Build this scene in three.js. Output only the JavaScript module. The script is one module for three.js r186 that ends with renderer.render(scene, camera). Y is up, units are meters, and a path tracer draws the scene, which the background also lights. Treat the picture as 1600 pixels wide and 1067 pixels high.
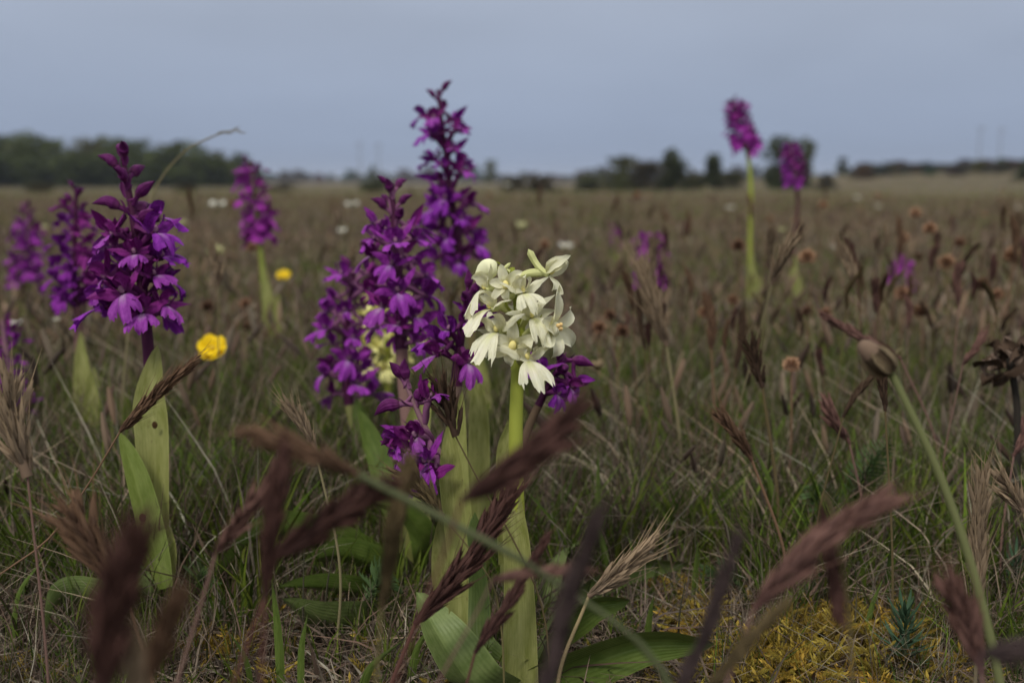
import * as THREE from 'three';
import { mergeGeometries } from 'three/addons/utils/BufferGeometryUtils.js';
import { ImprovedNoise } from 'three/addons/math/ImprovedNoise.js';

// ------------------------------------------------------------------ camera
const W = 1600, H = 1067, FPX = 1600 * 35 / 36, EYE = 0.24, HORIZON = 281;
const PITCH = Math.atan((H / 2 - HORIZON) / FPX), SP = Math.sin(PITCH), CP = Math.cos(PITCH);
const scene = new THREE.Scene();
const camera = new THREE.PerspectiveCamera(2 * Math.atan(H / 2 / FPX) * 180 / Math.PI, 1024 / 682, 0.01, 6000);
camera.filmGauge = 36; camera.setFocalLength(35);
camera.fov = 2 * Math.atan(H / 2 / FPX) * 180 / Math.PI; camera.updateProjectionMatrix();
camera.position.set(0, EYE, 0); camera.rotation.x = -PITCH;
camera.focus = 0.458; camera.userData.fStop = 7;
scene.add(camera);

// ------------------------------------------------------------------ sky, sun, exposure
const noise = new ImprovedNoise();
const fbm = (x, y, z, o = 4) => { let s = 0, a = 0.5; for (let i = 0; i < o; i++) { s += a * noise.noise(x, y, z); x *= 2.03; y *= 2.03; z *= 2.03; a *= 0.5; } return s; };
function overcastSky() {
  const w = 1024, h = 512, d = new Float32Array(w * h * 4);
  for (let j = 0; j < h; j++) for (let i = 0; i < w; i++) {
    const el = ((j + 0.5) / h - 0.5) * Math.PI, az = (i + 0.5) / w * 2 * Math.PI, y = Math.sin(el), c = Math.cos(el);
    const x = Math.cos(az) * c, z = Math.sin(az) * c;
    const up = Math.max(0, y), k = 1 / (up + 0.16);
    const n = fbm(x * k * 0.55 + 7, z * k * 0.55 + 3, 1.5, 5) * 0.26 * Math.min(1, 0.5 + up * 3);
    const l = (1 + 2.25 * Math.pow(up, 0.95)) * (1 + n), t = Math.min(1, up * 1.6);
    const o = (j * w + i) * 4;
    d[o] = l * (0.204 + 0.116 * t); d[o + 1] = l * (0.253 + 0.066 * t); d[o + 2] = l * (0.352 - 0.042 * t); d[o + 3] = 1;
  }
  const t = new THREE.DataTexture(d, w, h, THREE.RGBAFormat, THREE.FloatType);
  t.mapping = THREE.EquirectangularReflectionMapping; t.magFilter = THREE.LinearFilter; t.needsUpdate = true;
  return t;
}
const sky = overcastSky();
scene.background = sky; scene.environment = sky;
const sun = new THREE.DirectionalLight(new THREE.Color(1, 0.965, 0.91), 1.5);
sun.position.set(-2.2, 6.2, 4.2); sun.shadow.radius = 24; sun.castShadow = true;
sun.shadow.mapSize.set(2048, 2048); Object.assign(sun.shadow.camera, { left: -4, right: 4, top: 4, bottom: -4, near: 0.1, far: 30 });
scene.add(sun, sun.target);
const renderer = new THREE.WebGLRenderer({ antialias: true });
renderer.setSize(1024, 682); renderer.toneMapping = THREE.LinearToneMapping; renderer.toneMappingExposure = 1.2;
renderer.shadowMap.enabled = true;
scene.fog = new THREE.FogExp2(new THREE.Color(0.62, 0.68, 0.8), 0.0004);

// ------------------------------------------------------------------ helpers
function rng(seed) { let a = seed >>> 0; return () => { a = (a + 0x6D2B79F5) | 0; let t = Math.imul(a ^ (a >>> 15), 1 | a); t = (t + Math.imul(t ^ (t >>> 7), 61 | t)) ^ t; return ((t ^ (t >>> 14)) >>> 0) / 4294967296; }; }
const R = rng(71), rr = (a, b, f = R) => a + (b - a) * f();
const V = (x, y, z) => new THREE.Vector3(x, y, z);
const lerp = (a, b, t) => a + (b - a) * t, clamp = (x, a = 0, b = 1) => Math.min(b, Math.max(a, x));
const sstep = (a, b, x) => { const t = clamp((x - a) / (b - a)); return t * t * (3 - 2 * t); };
const rad = d => d * Math.PI / 180;
// a point of the meadow: where the sight line through photograph pixel (x, y) is d metres ahead
function at(x, y, d) { const X = (x - W / 2) / FPX * d, Y = -(y - H / 2) / FPX * d; return V(X, EYE - d * SP + Y * CP, -d * CP - Y * SP); }
function gh(x, z) {
  const r = Math.hypot(x, z), az = Math.atan2(x, -z);
  let y = fbm(x * 6, z * 6, 2.2, 3) * 0.014 * sstep(0.15, 0.5, r) + fbm(x * 0.8, z * 0.8, 5.2, 3) * 0.05 * sstep(0.8, 5, r);
  y += fbm(x * 0.08, z * 0.08, 9.2, 3) * 0.22 * sstep(12, 40, r);
  y -= 0.55 * sstep(5, 60, r);
  return y + sstep(40, 130, r) * sstep(0.02, 0.5, az) * (az < 2 ? 1.9 : 0);
}
function groundPx(x, d) {                              // ground point below pixel column x, d metres ahead
  let y = 0, p;
  for (let k = 0; k < 3; k++) { const Y = (d * SP - EYE + y) / CP; p = V((x - W / 2) / FPX * d, y, -d * CP - Y * SP); y = gh(p.x, p.z); }
  p.y = y; return p;
}
const taken = {};
function numbered(n) { const k = taken[n] ?? 0; taken[n] = k + 1; return k ? n + '_' + String(k).padStart(3, '0') : n; }
function tag(o, label, category, group, kind) { if (label) o.userData.label = label; if (category) o.userData.category = category; if (group) o.userData.group = group; if (kind) o.userData.kind = kind; return o; }
function thing(name, label, category, p, group) { const o = new THREE.Group(); o.name = numbered(name); o.position.copy(p); scene.add(o); return tag(o, label, category, group); }
function part(name, geo, mat, parent) { const m = new THREE.Mesh(geo, mat); m.name = name; m.castShadow = m.receiveShadow = true; parent.add(m); return m; }
function copy(src, p, turn, s, label) { const c = src.clone(); c.name = numbered(src.name.replace(/_\d{3}$/, '')); c.position.copy(p); c.rotation.y = turn; c.scale.setScalar(s); if (label) c.userData.label = label; scene.add(c); return c; }

// a grid of points as a surface; f(u, v) gives a Vector3, u and v in 0..1
function grid(f, nu, nv) {
  const p = [], uv = [], ix = [];
  for (let j = 0; j <= nv; j++) for (let i = 0; i <= nu; i++) { const q = f(i / nu, j / nv); p.push(q.x, q.y, q.z); uv.push(i / nu, j / nv); }
  for (let j = 0; j < nv; j++) for (let i = 0; i < nu; i++) { const a = j * (nu + 1) + i, b = a + nu + 1; ix.push(a, a + 1, b, b, a + 1, b + 1); }
  const g = new THREE.BufferGeometry();
  g.setAttribute('position', new THREE.Float32BufferAttribute(p, 3)); g.setAttribute('uv', new THREE.Float32BufferAttribute(uv, 2)); g.setIndex(ix); g.computeVertexNormals();
  return g;
}
// leaf or petal along a curve. w(t): half width; side: direction across; cup / fold: how the rims rise; wave: ruffled rim
function ribbon(pts, w, side, o = {}) {
  const { cup = 0, fold = 0, segL = 8, segW = 4, wave = 0, freq = 3, twist = 0, ph = 0 } = o;
  const c = pts.length > 2 ? new THREE.CatmullRomCurve3(pts, false, 'centripetal') : new THREE.LineCurve3(pts[0], pts[1]);
  return grid((u, t) => {
    const v = u * 2 - 1, p = c.getPoint(t), T = c.getTangent(t), s = side.clone().addScaledVector(T, -side.dot(T)).normalize(), n = T.clone().cross(s);
    if (twist) { s.applyAxisAngle(T, twist * t); n.applyAxisAngle(T, twist * t); }
    const h = w(t, v);
    return p.addScaledVector(s, v * h).addScaledVector(n, h * (cup * v * v + fold * Math.abs(v)) + wave * Math.sin(ph + t * freq * 6.283 + v * 1.3) * v * v);
  }, segW, segL);
}
function tube(pts, r, segL = 8, segR = 6) {
  const c = pts.length > 2 ? new THREE.CatmullRomCurve3(pts, false, 'centripetal') : new THREE.LineCurve3(pts[0], pts[1]);
  const fr = c.computeFrenetFrames(segL, false);
  return grid((u, t) => { const i = Math.round(t * segL), a = -u * 2 * Math.PI, q = r(t, u); return c.getPoint(t).addScaledVector(fr.normals[i], Math.cos(a) * q).addScaledVector(fr.binormals[i], Math.sin(a) * q); }, segR, segL);
}
const M4 = (p, q, s) => new THREE.Matrix4().compose(p, q, typeof s === 'number' ? V(s, s, s) : s);
function tint(g, r, gr, b, tip) {                      // vertex colours, optionally running to another colour at the tip
  const n = g.attributes.position.count, a = new Float32Array(n * 3), uv = g.attributes.uv;
  for (let i = 0; i < n; i++) { const t = tip ? uv.getY(i) : 0; a[i * 3] = tip ? lerp(r, tip[0], t) : r; a[i * 3 + 1] = tip ? lerp(gr, tip[1], t) : gr; a[i * 3 + 2] = tip ? lerp(b, tip[2], t) : b; }
  g.setAttribute('color', new THREE.BufferAttribute(a, 3)); return g;
}

// ------------------------------------------------------------------ materials
function dataTex(w, h, f, srgb = false) {
  const d = new Uint8Array(w * h * 4);
  for (let j = 0; j < h; j++) for (let i = 0; i < w; i++) { const c = f((i + 0.5) / w, (j + 0.5) / h), o = (j * w + i) * 4; for (let k = 0; k < 3; k++) { let x = clamp(c[k]); if (srgb) x = x <= 0.0031308 ? x * 12.92 : 1.055 * Math.pow(x, 1 / 2.4) - 0.055; d[o + k] = Math.round(x * 255); } d[o + 3] = 255; }
  const t = new THREE.DataTexture(d, w, h); t.magFilter = THREE.LinearFilter; t.wrapS = t.wrapT = THREE.RepeatWrapping; if (srgb) t.colorSpace = THREE.SRGBColorSpace; t.needsUpdate = true; return t;
}
const mixc = (a, b, t) => a.map((x, i) => lerp(x, b[i], t));
// parallel veins along a leaf, mottled, paler rim
function leafTex(base, pale, seed, spots = 0) {
  return dataTex(128, 512, (u, v) => {
    const vein = 0.5 + 0.5 * Math.cos(u * 2 * Math.PI * 13), m = fbm(u * 5 + seed, v * 12, seed, 4), fine = fbm(u * 40, v * 30 + seed, 2.5, 2), rim = sstep(0.045, 0.0, Math.min(u, 1 - u)), mid = sstep(0.05, 0, Math.abs(u - 0.5));
    let c = mixc(base, pale, clamp(0.38 + 0.9 * m + 0.1 * vein * vein + 0.25 * mid + 0.35 * fine));
    c = mixc(c, pale.map(x => x * 1.15), rim * 0.7);
    if (spots) { const s = fbm(u * 7 + seed * 3, v * 22, seed + 4, 3); c = mixc(c, [0.1, 0.055, 0.02], spots * sstep(0.3, 0.42, s)); }
    return c;
  }, true);
}
const veinBump = dataTex(128, 256, (u, v) => { const x = 0.5 + 0.35 * Math.cos(u * 2 * Math.PI * 13) + 0.5 * fbm(u * 12, v * 20, 3.3, 3); return [x, x, x]; });
function std(o) { return new THREE.MeshPhysicalMaterial({ side: THREE.DoubleSide, roughness: 0.7, specularIntensity: 0.22, ...o }); }
const rgb = (r, g, b) => new THREE.Color().setRGB(r, g, b);
const leafMat = (base, pale, seed, o = {}) => std({ map: leafTex(base, pale, seed, o.spots), bumpMap: veinBump, bumpScale: 0.00012, roughness: o.rough ?? 0.5, specularIntensity: o.spec ?? 0.3, transmission: o.through ?? 0.12, thickness: 0 });
const M = {
  sheath: leafMat([0.2, 0.215, 0.05], [0.36, 0.36, 0.13], 1.3, { rough: 0.5, through: 0.22, spec: 0.5, spots: 0.45 }),
  sheathGrey: leafMat([0.2, 0.215, 0.055], [0.34, 0.345, 0.12], 5.3, { spots: 0.6, rough: 0.6, through: 0.15 }),
  basal: leafMat([0.075, 0.12, 0.018], [0.15, 0.2, 0.045], 2.7, { rough: 0.42, spec: 0.6 }),
  basalPale: leafMat([0.11, 0.155, 0.04], [0.2, 0.25, 0.085], 3.9, { rough: 0.45, spec: 0.4 }),
  dry: leafMat([0.16, 0.11, 0.06], [0.32, 0.25, 0.15], 7.7, { rough: 0.85 }),
};
const petalTex = (deep, mid, pale, lip, seed) => dataTex(128, 128, (u, v) => {
  const x = Math.abs(u - 0.5) * 2, vein = 0.5 + 0.5 * Math.cos((u - 0.5) * (26 - 10 * v) + 1.2 * fbm(u * 4, v * 5, seed, 2)), n = fbm(u * 6, v * 6, seed, 4), f = fbm(u * 30, v * 30, seed + 2, 2);
  let c = mixc(deep, mid, clamp(0.45 + 1.1 * n + 0.35 * vein * vein + 0.4 * f));
  if (lip) { const th = sstep(0.62, 0.1, v) * sstep(0.75, 0.05, x); c = mixc(c, pale, th * 0.72); const s = fbm(u * 17 + 3, v * 15, seed + 9, 2); c = mixc(c, deep, th * sstep(0.18, 0.3, s)); }
  else c = mixc(c, pale, 0.45 * sstep(0.32, 0, v));
  return c;
}, true);
const petalMat = (deep, mid, pale, lip, seed, o = {}) => std({ map: petalTex(deep, mid, pale, lip, seed), roughness: 0.62, transmission: 0.22, thickness: 0, bumpMap: veinBump, bumpScale: 0.0002, ...o });
const PURPLE = {
  lip: petalMat([0.13, 0.009, 0.21], [0.31, 0.036, 0.44], [0.5, 0.32, 0.5], true, 1.1), petal: petalMat([0.125, 0.007, 0.17], [0.3, 0.031, 0.38], [0.27, 0.09, 0.27], false, 2.1),
  bud: petalMat([0.075, 0.006, 0.06], [0.15, 0.02, 0.135], [0.2, 0.06, 0.13], false, 3.1), ovary: std({ color: rgb(0.1, 0.016, 0.085), roughness: 0.6 }), column: std({ color: rgb(0.26, 0.13, 0.2) }),
  stem: std({ color: rgb(0.06, 0.012, 0.04), roughness: 0.55 }),
};
PURPLE.alt = { lip: petalMat([0.2, 0.02, 0.25], [0.36, 0.07, 0.42], [0.62, 0.46, 0.6], true, 12.1), petal: petalMat([0.15, 0.008, 0.13], [0.29, 0.03, 0.26], [0.3, 0.11, 0.24], false, 13.1) };
const MAUVE = { ...PURPLE, lip: petalMat([0.18, 0.014, 0.235], [0.37, 0.055, 0.46], [0.5, 0.36, 0.55], true, 6.1), petal: petalMat([0.17, 0.012, 0.19], [0.36, 0.045, 0.41], [0.36, 0.2, 0.36], false, 7.1), ovary: std({ color: rgb(0.22, 0.085, 0.17), roughness: 0.6 }), stem: std({ color: rgb(0.25, 0.14, 0.16), roughness: 0.6 }) };
const MAGENTA = { ...PURPLE, lip: petalMat([0.16, 0.015, 0.2], [0.29, 0.05, 0.33], [0.5, 0.3, 0.5], true, 8.1), petal: petalMat([0.26, 0.015, 0.27], [0.42, 0.05, 0.42], [0.36, 0.2, 0.36], false, 9.1), stem: std({ color: rgb(0.2, 0.24, 0.04) }) };
const WHITE = {
  lip: petalMat([0.84, 0.81, 0.56], [0.93, 0.905, 0.7], [0.72, 0.74, 0.24], true, 4.1, { transmission: 0.3 }), petal: petalMat([0.84, 0.81, 0.54], [0.93, 0.905, 0.69], [0.68, 0.7, 0.22], false, 5.1, { transmission: 0.3 }),
  bud: petalMat([0.72, 0.71, 0.42], [0.82, 0.81, 0.56], [0.66, 0.68, 0.28], false, 6.6, { transmission: 0.12, map: null, bumpMap: null, color: rgb(0.82, 0.81, 0.52) }), ovary: std({ color: rgb(0.6, 0.61, 0.27), roughness: 0.5, transmission: 0.15 }), column: std({ color: rgb(0.78, 0.68, 0.26) }),
  pollen: std({ color: rgb(0.8, 0.56, 0.24) }), stem: std({ color: rgb(0.29, 0.32, 0.05), roughness: 0.45 }),
};
const CREAM = { ...WHITE, lip: std({ color: rgb(0.66, 0.63, 0.27), transmission: 0.2, thickness: 0 }), petal: std({ color: rgb(0.8, 0.76, 0.32), transmission: 0.2, thickness: 0 }), ovary: std({ color: rgb(0.45, 0.48, 0.14) }) };
const barkMat = std({ color: rgb(0.09, 0.07, 0.055), roughness: 0.95 });

// ------------------------------------------------------------------ the setting: ground
{
  const tex = dataTex(1024, 1024, (u, v) => {
    const a = u * 2 * Math.PI, b = v * 2 * Math.PI, x = Math.cos(a), y = Math.sin(a), z = Math.cos(b), w = Math.sin(b);
    const n = fbm(x * 3 + z * 2.3, y * 3 + w * 2.3, z * 3 - y, 5), f = fbm(x * 19 + w * 17, y * 19 - z * 17, w * 19 + x * 3, 3);
    let c = mixc([0.055, 0.042, 0.022], [0.12, 0.095, 0.055], clamp(0.5 + 1.3 * n + 0.8 * f));
    return mixc(c, [0.045, 0.06, 0.018], sstep(0.05, 0.3, fbm(x * 2 - w * 4, y * 4, z * 4, 4)));
  }, true);
  const nr = 150, na = 220, p = [], uv = [], col = [], ix = [];
  for (let i = 0; i <= nr; i++) { const r = i ? 0.04 * Math.pow(1.0795, i) : 0; for (let j = 0; j <= na; j++) { const a = j / na * 2 * Math.PI, x = Math.sin(a) * r, z = -Math.cos(a) * r; p.push(x, gh(x, z) * (r > 1500 ? 0.6 : 1), z); uv.push(x / 0.9, z / 0.9);
    const k = sstep(1, 12, r), m = 0.5 + fbm(x * 0.15, z * 0.15, 4.4, 4); col.push(lerp(1, 1.55, k * m), lerp(1, 1.35, k * m), lerp(1, 1.4, k * m)); } }
  for (let i = 0; i < nr; i++) for (let j = 0; j < na; j++) { const a = i * (na + 1) + j, b = a + na + 1; ix.push(a, b, a + 1, b, b + 1, a + 1); }
  const g = new THREE.BufferGeometry();
  g.setAttribute('position', new THREE.Float32BufferAttribute(p, 3)); g.setAttribute('uv', new THREE.Float32BufferAttribute(uv, 2)); g.setAttribute('color', new THREE.Float32BufferAttribute(col, 3)); g.setIndex(ix); g.computeVertexNormals();
  const m = part('ground', g, new THREE.MeshStandardMaterial({ map: tex, vertexColors: true, roughness: 1, bumpMap: tex, bumpScale: 0.006 }), scene);
  tag(m, 'dark earth of the meadow under the grass, running to the horizon', 'ground', null, 'structure');
}

// ------------------------------------------------------------------ trees and bushes far behind
function crownGeo(seed, o) {
  const f = rng(seed), gs = [], c = new THREE.Color();
  const lobes = []; for (let i = 0; i < o.lobes; i++) { const a = f() * 6.283, h = f(), k = o.shape(h); lobes.push([Math.cos(a) * k * 0.62 * f(), h, Math.sin(a) * k * 0.62 * f(), 0.16 + 0.2 * f()]); }
  const p = [], uv = [], ix = [], col = [];
  for (let i = 0; i < o.n; i++) {
    const l = lobes[Math.floor(f() * lobes.length)], d = V(f() * 2 - 1, f() * 2 - 1, f() * 2 - 1).normalize().multiplyScalar(l[3] * (0.55 + 0.5 * f()));
    const q = V(l[0] * o.rx + d.x * o.rx * 1.7, l[1] * o.h * 0.74 + d.y * o.h * 0.62 + o.h * 0.08, l[2] * o.rx + d.z * o.rx * 1.7);
    if (q.y < o.low) q.y = o.low + f() * 0.1 * o.h; if (q.y > o.h) q.y = o.h * (0.9 + 0.1 * f());
    const s = o.size * (0.6 + 0.8 * f()), A = V(f() - 0.5, f() - 0.5, f() - 0.5).normalize().multiplyScalar(s), B = V(f() - 0.5, f() - 0.5, f() - 0.5).cross(A).normalize().multiplyScalar(s * 0.6);
    const k = p.length / 3, t = 0.7 + 0.6 * f();
    for (const [a, b] of [[-1, -0.3], [0, -1], [1, 0.2], [0.1, 1]]) { p.push(q.x + A.x * a + B.x * b, q.y + A.y * a + B.y * b, q.z + A.z * a + B.z * b); uv.push(a, b); col.push(t, t, t); }
    ix.push(k, k + 1, k + 2, k, k + 2, k + 3);
  }
  const g = new THREE.BufferGeometry(); g.setAttribute('position', new THREE.Float32BufferAttribute(p, 3)); g.setAttribute('uv', new THREE.Float32BufferAttribute(uv, 2)); g.setAttribute('color', new THREE.Float32BufferAttribute(col, 3)); g.setIndex(ix); g.computeVertexNormals(); return g;
}
const foliage = (r, g, b) => std({ color: rgb(r, g, b), vertexColors: true, roughness: 0.8, transmission: 0.2, thickness: 0 });
const treeShape = h => 0.55 + 0.6 * Math.sin(Math.PI * clamp(h * 0.9 + 0.08)), bushShape = h => 1.05 - 0.7 * h, coneShape = h => 1 - 0.88 * h;
const crowns = [0, 1, 2, 3].map(i => crownGeo(100 + i, { lobes: 17, n: 1700, rx: 0.34, h: 1, low: 0.0, size: 0.035, shape: treeShape }));
const bushes = [0, 1, 2].map(i => crownGeo(140 + i, { lobes: 16, n: 1100, rx: 0.55, h: 1, low: -0.02, size: 0.05, shape: bushShape }));
const cones = [0, 1].map(i => crownGeo(160 + i, { lobes: 18, n: 1100, rx: 0.34, h: 1, low: 0, size: 0.05, shape: coneShape }));
const trunkGeo = (() => { const gs = [tube([V(0, -0.05, 0), V(0.01, 0.3, 0), V(-0.01, 0.62, 0.01), V(0, 0.85, 0)], t => 0.026 * (1 - t * 0.85), 6, 7)]; for (let i = 0; i < 5; i++) { const a = i * 2.4, h = 0.25 + i * 0.09; gs.push(tube([V(0, h, 0), V(Math.cos(a) * 0.1, h + 0.1, Math.sin(a) * 0.1), V(Math.cos(a) * 0.18, h + 0.24, Math.sin(a) * 0.18)], t => 0.011 * (1 - t * 0.8), 4, 5)); } return mergeGeometries(gs); })();
const green = [foliage(0.07, 0.086, 0.016), foliage(0.085, 0.094, 0.018), foliage(0.055, 0.07, 0.016), foliage(0.078, 0.074, 0.02)];
const juniper = [foliage(0.066, 0.066, 0.024), foliage(0.05, 0.06, 0.022), foliage(0.062, 0.052, 0.03), foliage(0.075, 0.082, 0.035)];
function plantFar(name, label, category, x, top, d, geo, mat, widen = 1, group, base) {
  const p = groundPx(x, d); if (base !== undefined) p.y = base;
  const t = at(x, top, d), h = Math.max(0.2, t.y - p.y), o = thing(name, label, category, p, group);
  o.scale.set(h * widen, h, h * widen); o.rotation.y = R() * 6.28;
  part('crown', geo, mat, o); part('trunk', trunkGeo, barkMat, o); return o;
}
{
  const line = [[-400, 212], [-150, 205], [0, 204], [70, 203], [112, 216], [150, 212], [190, 199], [222, 214], [243, 232], [282, 208], [322, 232], [352, 230], [392, 243], [425, 268]];
  const topAt = x => { for (let i = 1; i < line.length; i++) if (x <= line[i][0]) return lerp(line[i - 1][1], line[i][1], (x - line[i - 1][0]) / (line[i][0] - line[i - 1][0])); return 268; };
  let k = 0;
  for (let x = -330; x < 420; x += 21) { const jit = rr(-6, 6), d = 118 + rr(-8, 22) + (k % 2) * 9; plantFar('woodland_tree', 'broad green tree in the row of trees on the left horizon', 'tree', x + jit, topAt(x + jit) + (k % 2 ? 3 : -1) + rr(-2, 5), d, crowns[k % 4], green[Math.floor(R() * 4)], 1.15, 'trees of the wood on the left horizon'); k++; }
  for (let x = -320; x < 405; x += 22) plantFar('understorey_bush', 'dark bush at the foot of the wood on the left horizon', 'bush', x, 240 + rr(-10, 8) + (x > 330 ? 12 : 0), 108 + rr(-3, 6), bushes[k++ % 3], green[2], 1.7, 'bushes along the edge of the left wood');
}
const B = [
  ['juniper_bush', 'wide rounded olive bush at the left end of the bush row', 975, 241, 62, bushes[0], juniper[0], 1.4], ['juniper_bush', 'pointed dark juniper standing tallest in the bush row', 1049, 226, 60, cones[0], juniper[1], 1.25],
  ['juniper_bush', 'low olive bush between the pointed juniper and its right neighbour', 1082, 254, 62, bushes[1], juniper[0], 1.5], ['juniper_bush', 'slim upright dark juniper right of the pointed one', 1112, 233, 61, cones[1], juniper[1], 1.2],
  ['juniper_bush', 'brownish bush in front of the bush row', 1012, 250, 58, bushes[2], juniper[2], 1.5], ['juniper_bush', 'low brown bush trailing off left of the bush row', 925, 258, 64, bushes[1], juniper[3], 1.7],
  ['juniper_bush', 'small bright green bush before the bush row', 968, 268, 45, bushes[0], juniper[3], 1.2], ['juniper_bush', 'low dark bush running right from the slim juniper', 1145, 266, 60, bushes[2], juniper[0], 1.8],
  ['low_bush', 'low dark bush mound behind the middle orchids', 588, 274, 34, bushes[1], juniper[1], 2.1], ['low_bush', 'low dark bush right of the tall purple orchid', 845, 272, 40, bushes[0], juniper[2], 2.4], ['low_bush', 'flat dark bush at the right end of that pair', 800, 275, 40, bushes[2], juniper[2], 1.8],
  ['low_bush', 'flat brown scrub before the wood, far left', 60, 286, 30, bushes[2], juniper[2], 2.8], ['low_bush', 'flat brown scrub before the wood, beside the left orchid', 290, 286, 30, bushes[0], juniper[2], 2.8], ['low_bush', 'flat brown scrub right of the wood', 440, 281, 36, bushes[1], juniper[2], 2.6],
  ['low_bush', 'dark bush cut off by the right edge of the horizon', 1612, 243, 70, bushes[1], juniper[1], 1.6], ['low_bush', 'small dark scrub at the foot of the round tree', 1290, 272, 60, bushes[0], juniper[2], 1.8],
];
for (const [n, l, x, t, d, g, m, w] of B) plantFar(n, l, 'bush', x, t, d, g, m, w);
plantFar('round_tree', 'dark round tree between the two purple orchids on the right', 'tree', 1226, 206, 60, crowns[0], juniper[1], 1.5);
plantFar('round_tree', 'thin pale tree just right of the dark round tree', 'tree', 1258, 214, 63, crowns[2], juniper[3], 0.7);
plantFar('distant_tree', 'small faded tree on the horizon beside the tall purple orchid', 'tree', 766, 247, 260, crowns[0], green[1], 1.2);
plantFar('distant_tree', 'small faded conical tree on the horizon left of the middle orchid', 'tree', 582, 256, 260, cones[0], green[0], 1.1);
plantFar('distant_tree', 'small dark lone tree on the horizon right of the round tree', 'tree', 1316, 243, 150, crowns[3], juniper[1], 1.2);
{
  // the far scrub along the horizon reads as one mass
  const n = 900, g = bushes[0], im = new THREE.InstancedMesh(g, foliage(0.05, 0.055, 0.032), n), q = new THREE.Quaternion();
  for (let i = 0; i < n; i++) { const x = R() < 0.45 ? rr(1330, 1950) : rr(-300, 1950), d = x > 1330 ? rr(85, 210) : rr(330, 620), p = groundPx(x, d), h = (x > 1330 ? rr(0.25, 1.5) : rr(1.6, 4.4) * (R() < 0.12 ? 1.5 : 1)); q.setFromAxisAngle(V(0, 1, 0), R() * 6.28); im.setMatrixAt(i, M4(p, q, V(h * 1.8, h, h * 1.8))); im.setColorAt(i, rgb(rr(0.8, 2.1), rr(0.8, 1.7), rr(0.8, 1.9))); }
  im.name = 'far_scrub'; scene.add(im); tag(im, 'low line of far scrub and woodland along the horizon', 'scrub', null, 'stuff');
}
{
  const wood = std({ color: rgb(0.16, 0.15, 0.14), roughness: 0.9 });
  [[563, 222, 'leftmost faint utility pole on the horizon, left of the middle orchid'], [592, 224, 'second faint utility pole from the left on the horizon'], [1528, 198, 'faint utility pole on the right horizon, left one of two'], [1560, 200, 'faint utility pole on the right horizon, right one of two']].forEach(([x, y, l]) => {
    const p = groundPx(x, 330), h = at(x, y, 330).y - p.y, o = thing('utility_pole', l, 'pole', p);
    part('pole', tube([V(0, -0.5, 0), V(0, h, 0)], t => 0.2 - 0.07 * t, 2, 8), wood, o); const a = new THREE.BoxGeometry(2.6, 0.16, 0.16); a.translate(0, h - 0.7, 0.18); part('crossarm', a, wood, o);
    for (const s of [-1.15, 0.7, 1.15]) { const i = new THREE.CylinderGeometry(0.06, 0.09, 0.25, 8); i.translate(s, h - 0.49, 0.18); part('insulator', i, wood, o); }
  });
}

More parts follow.
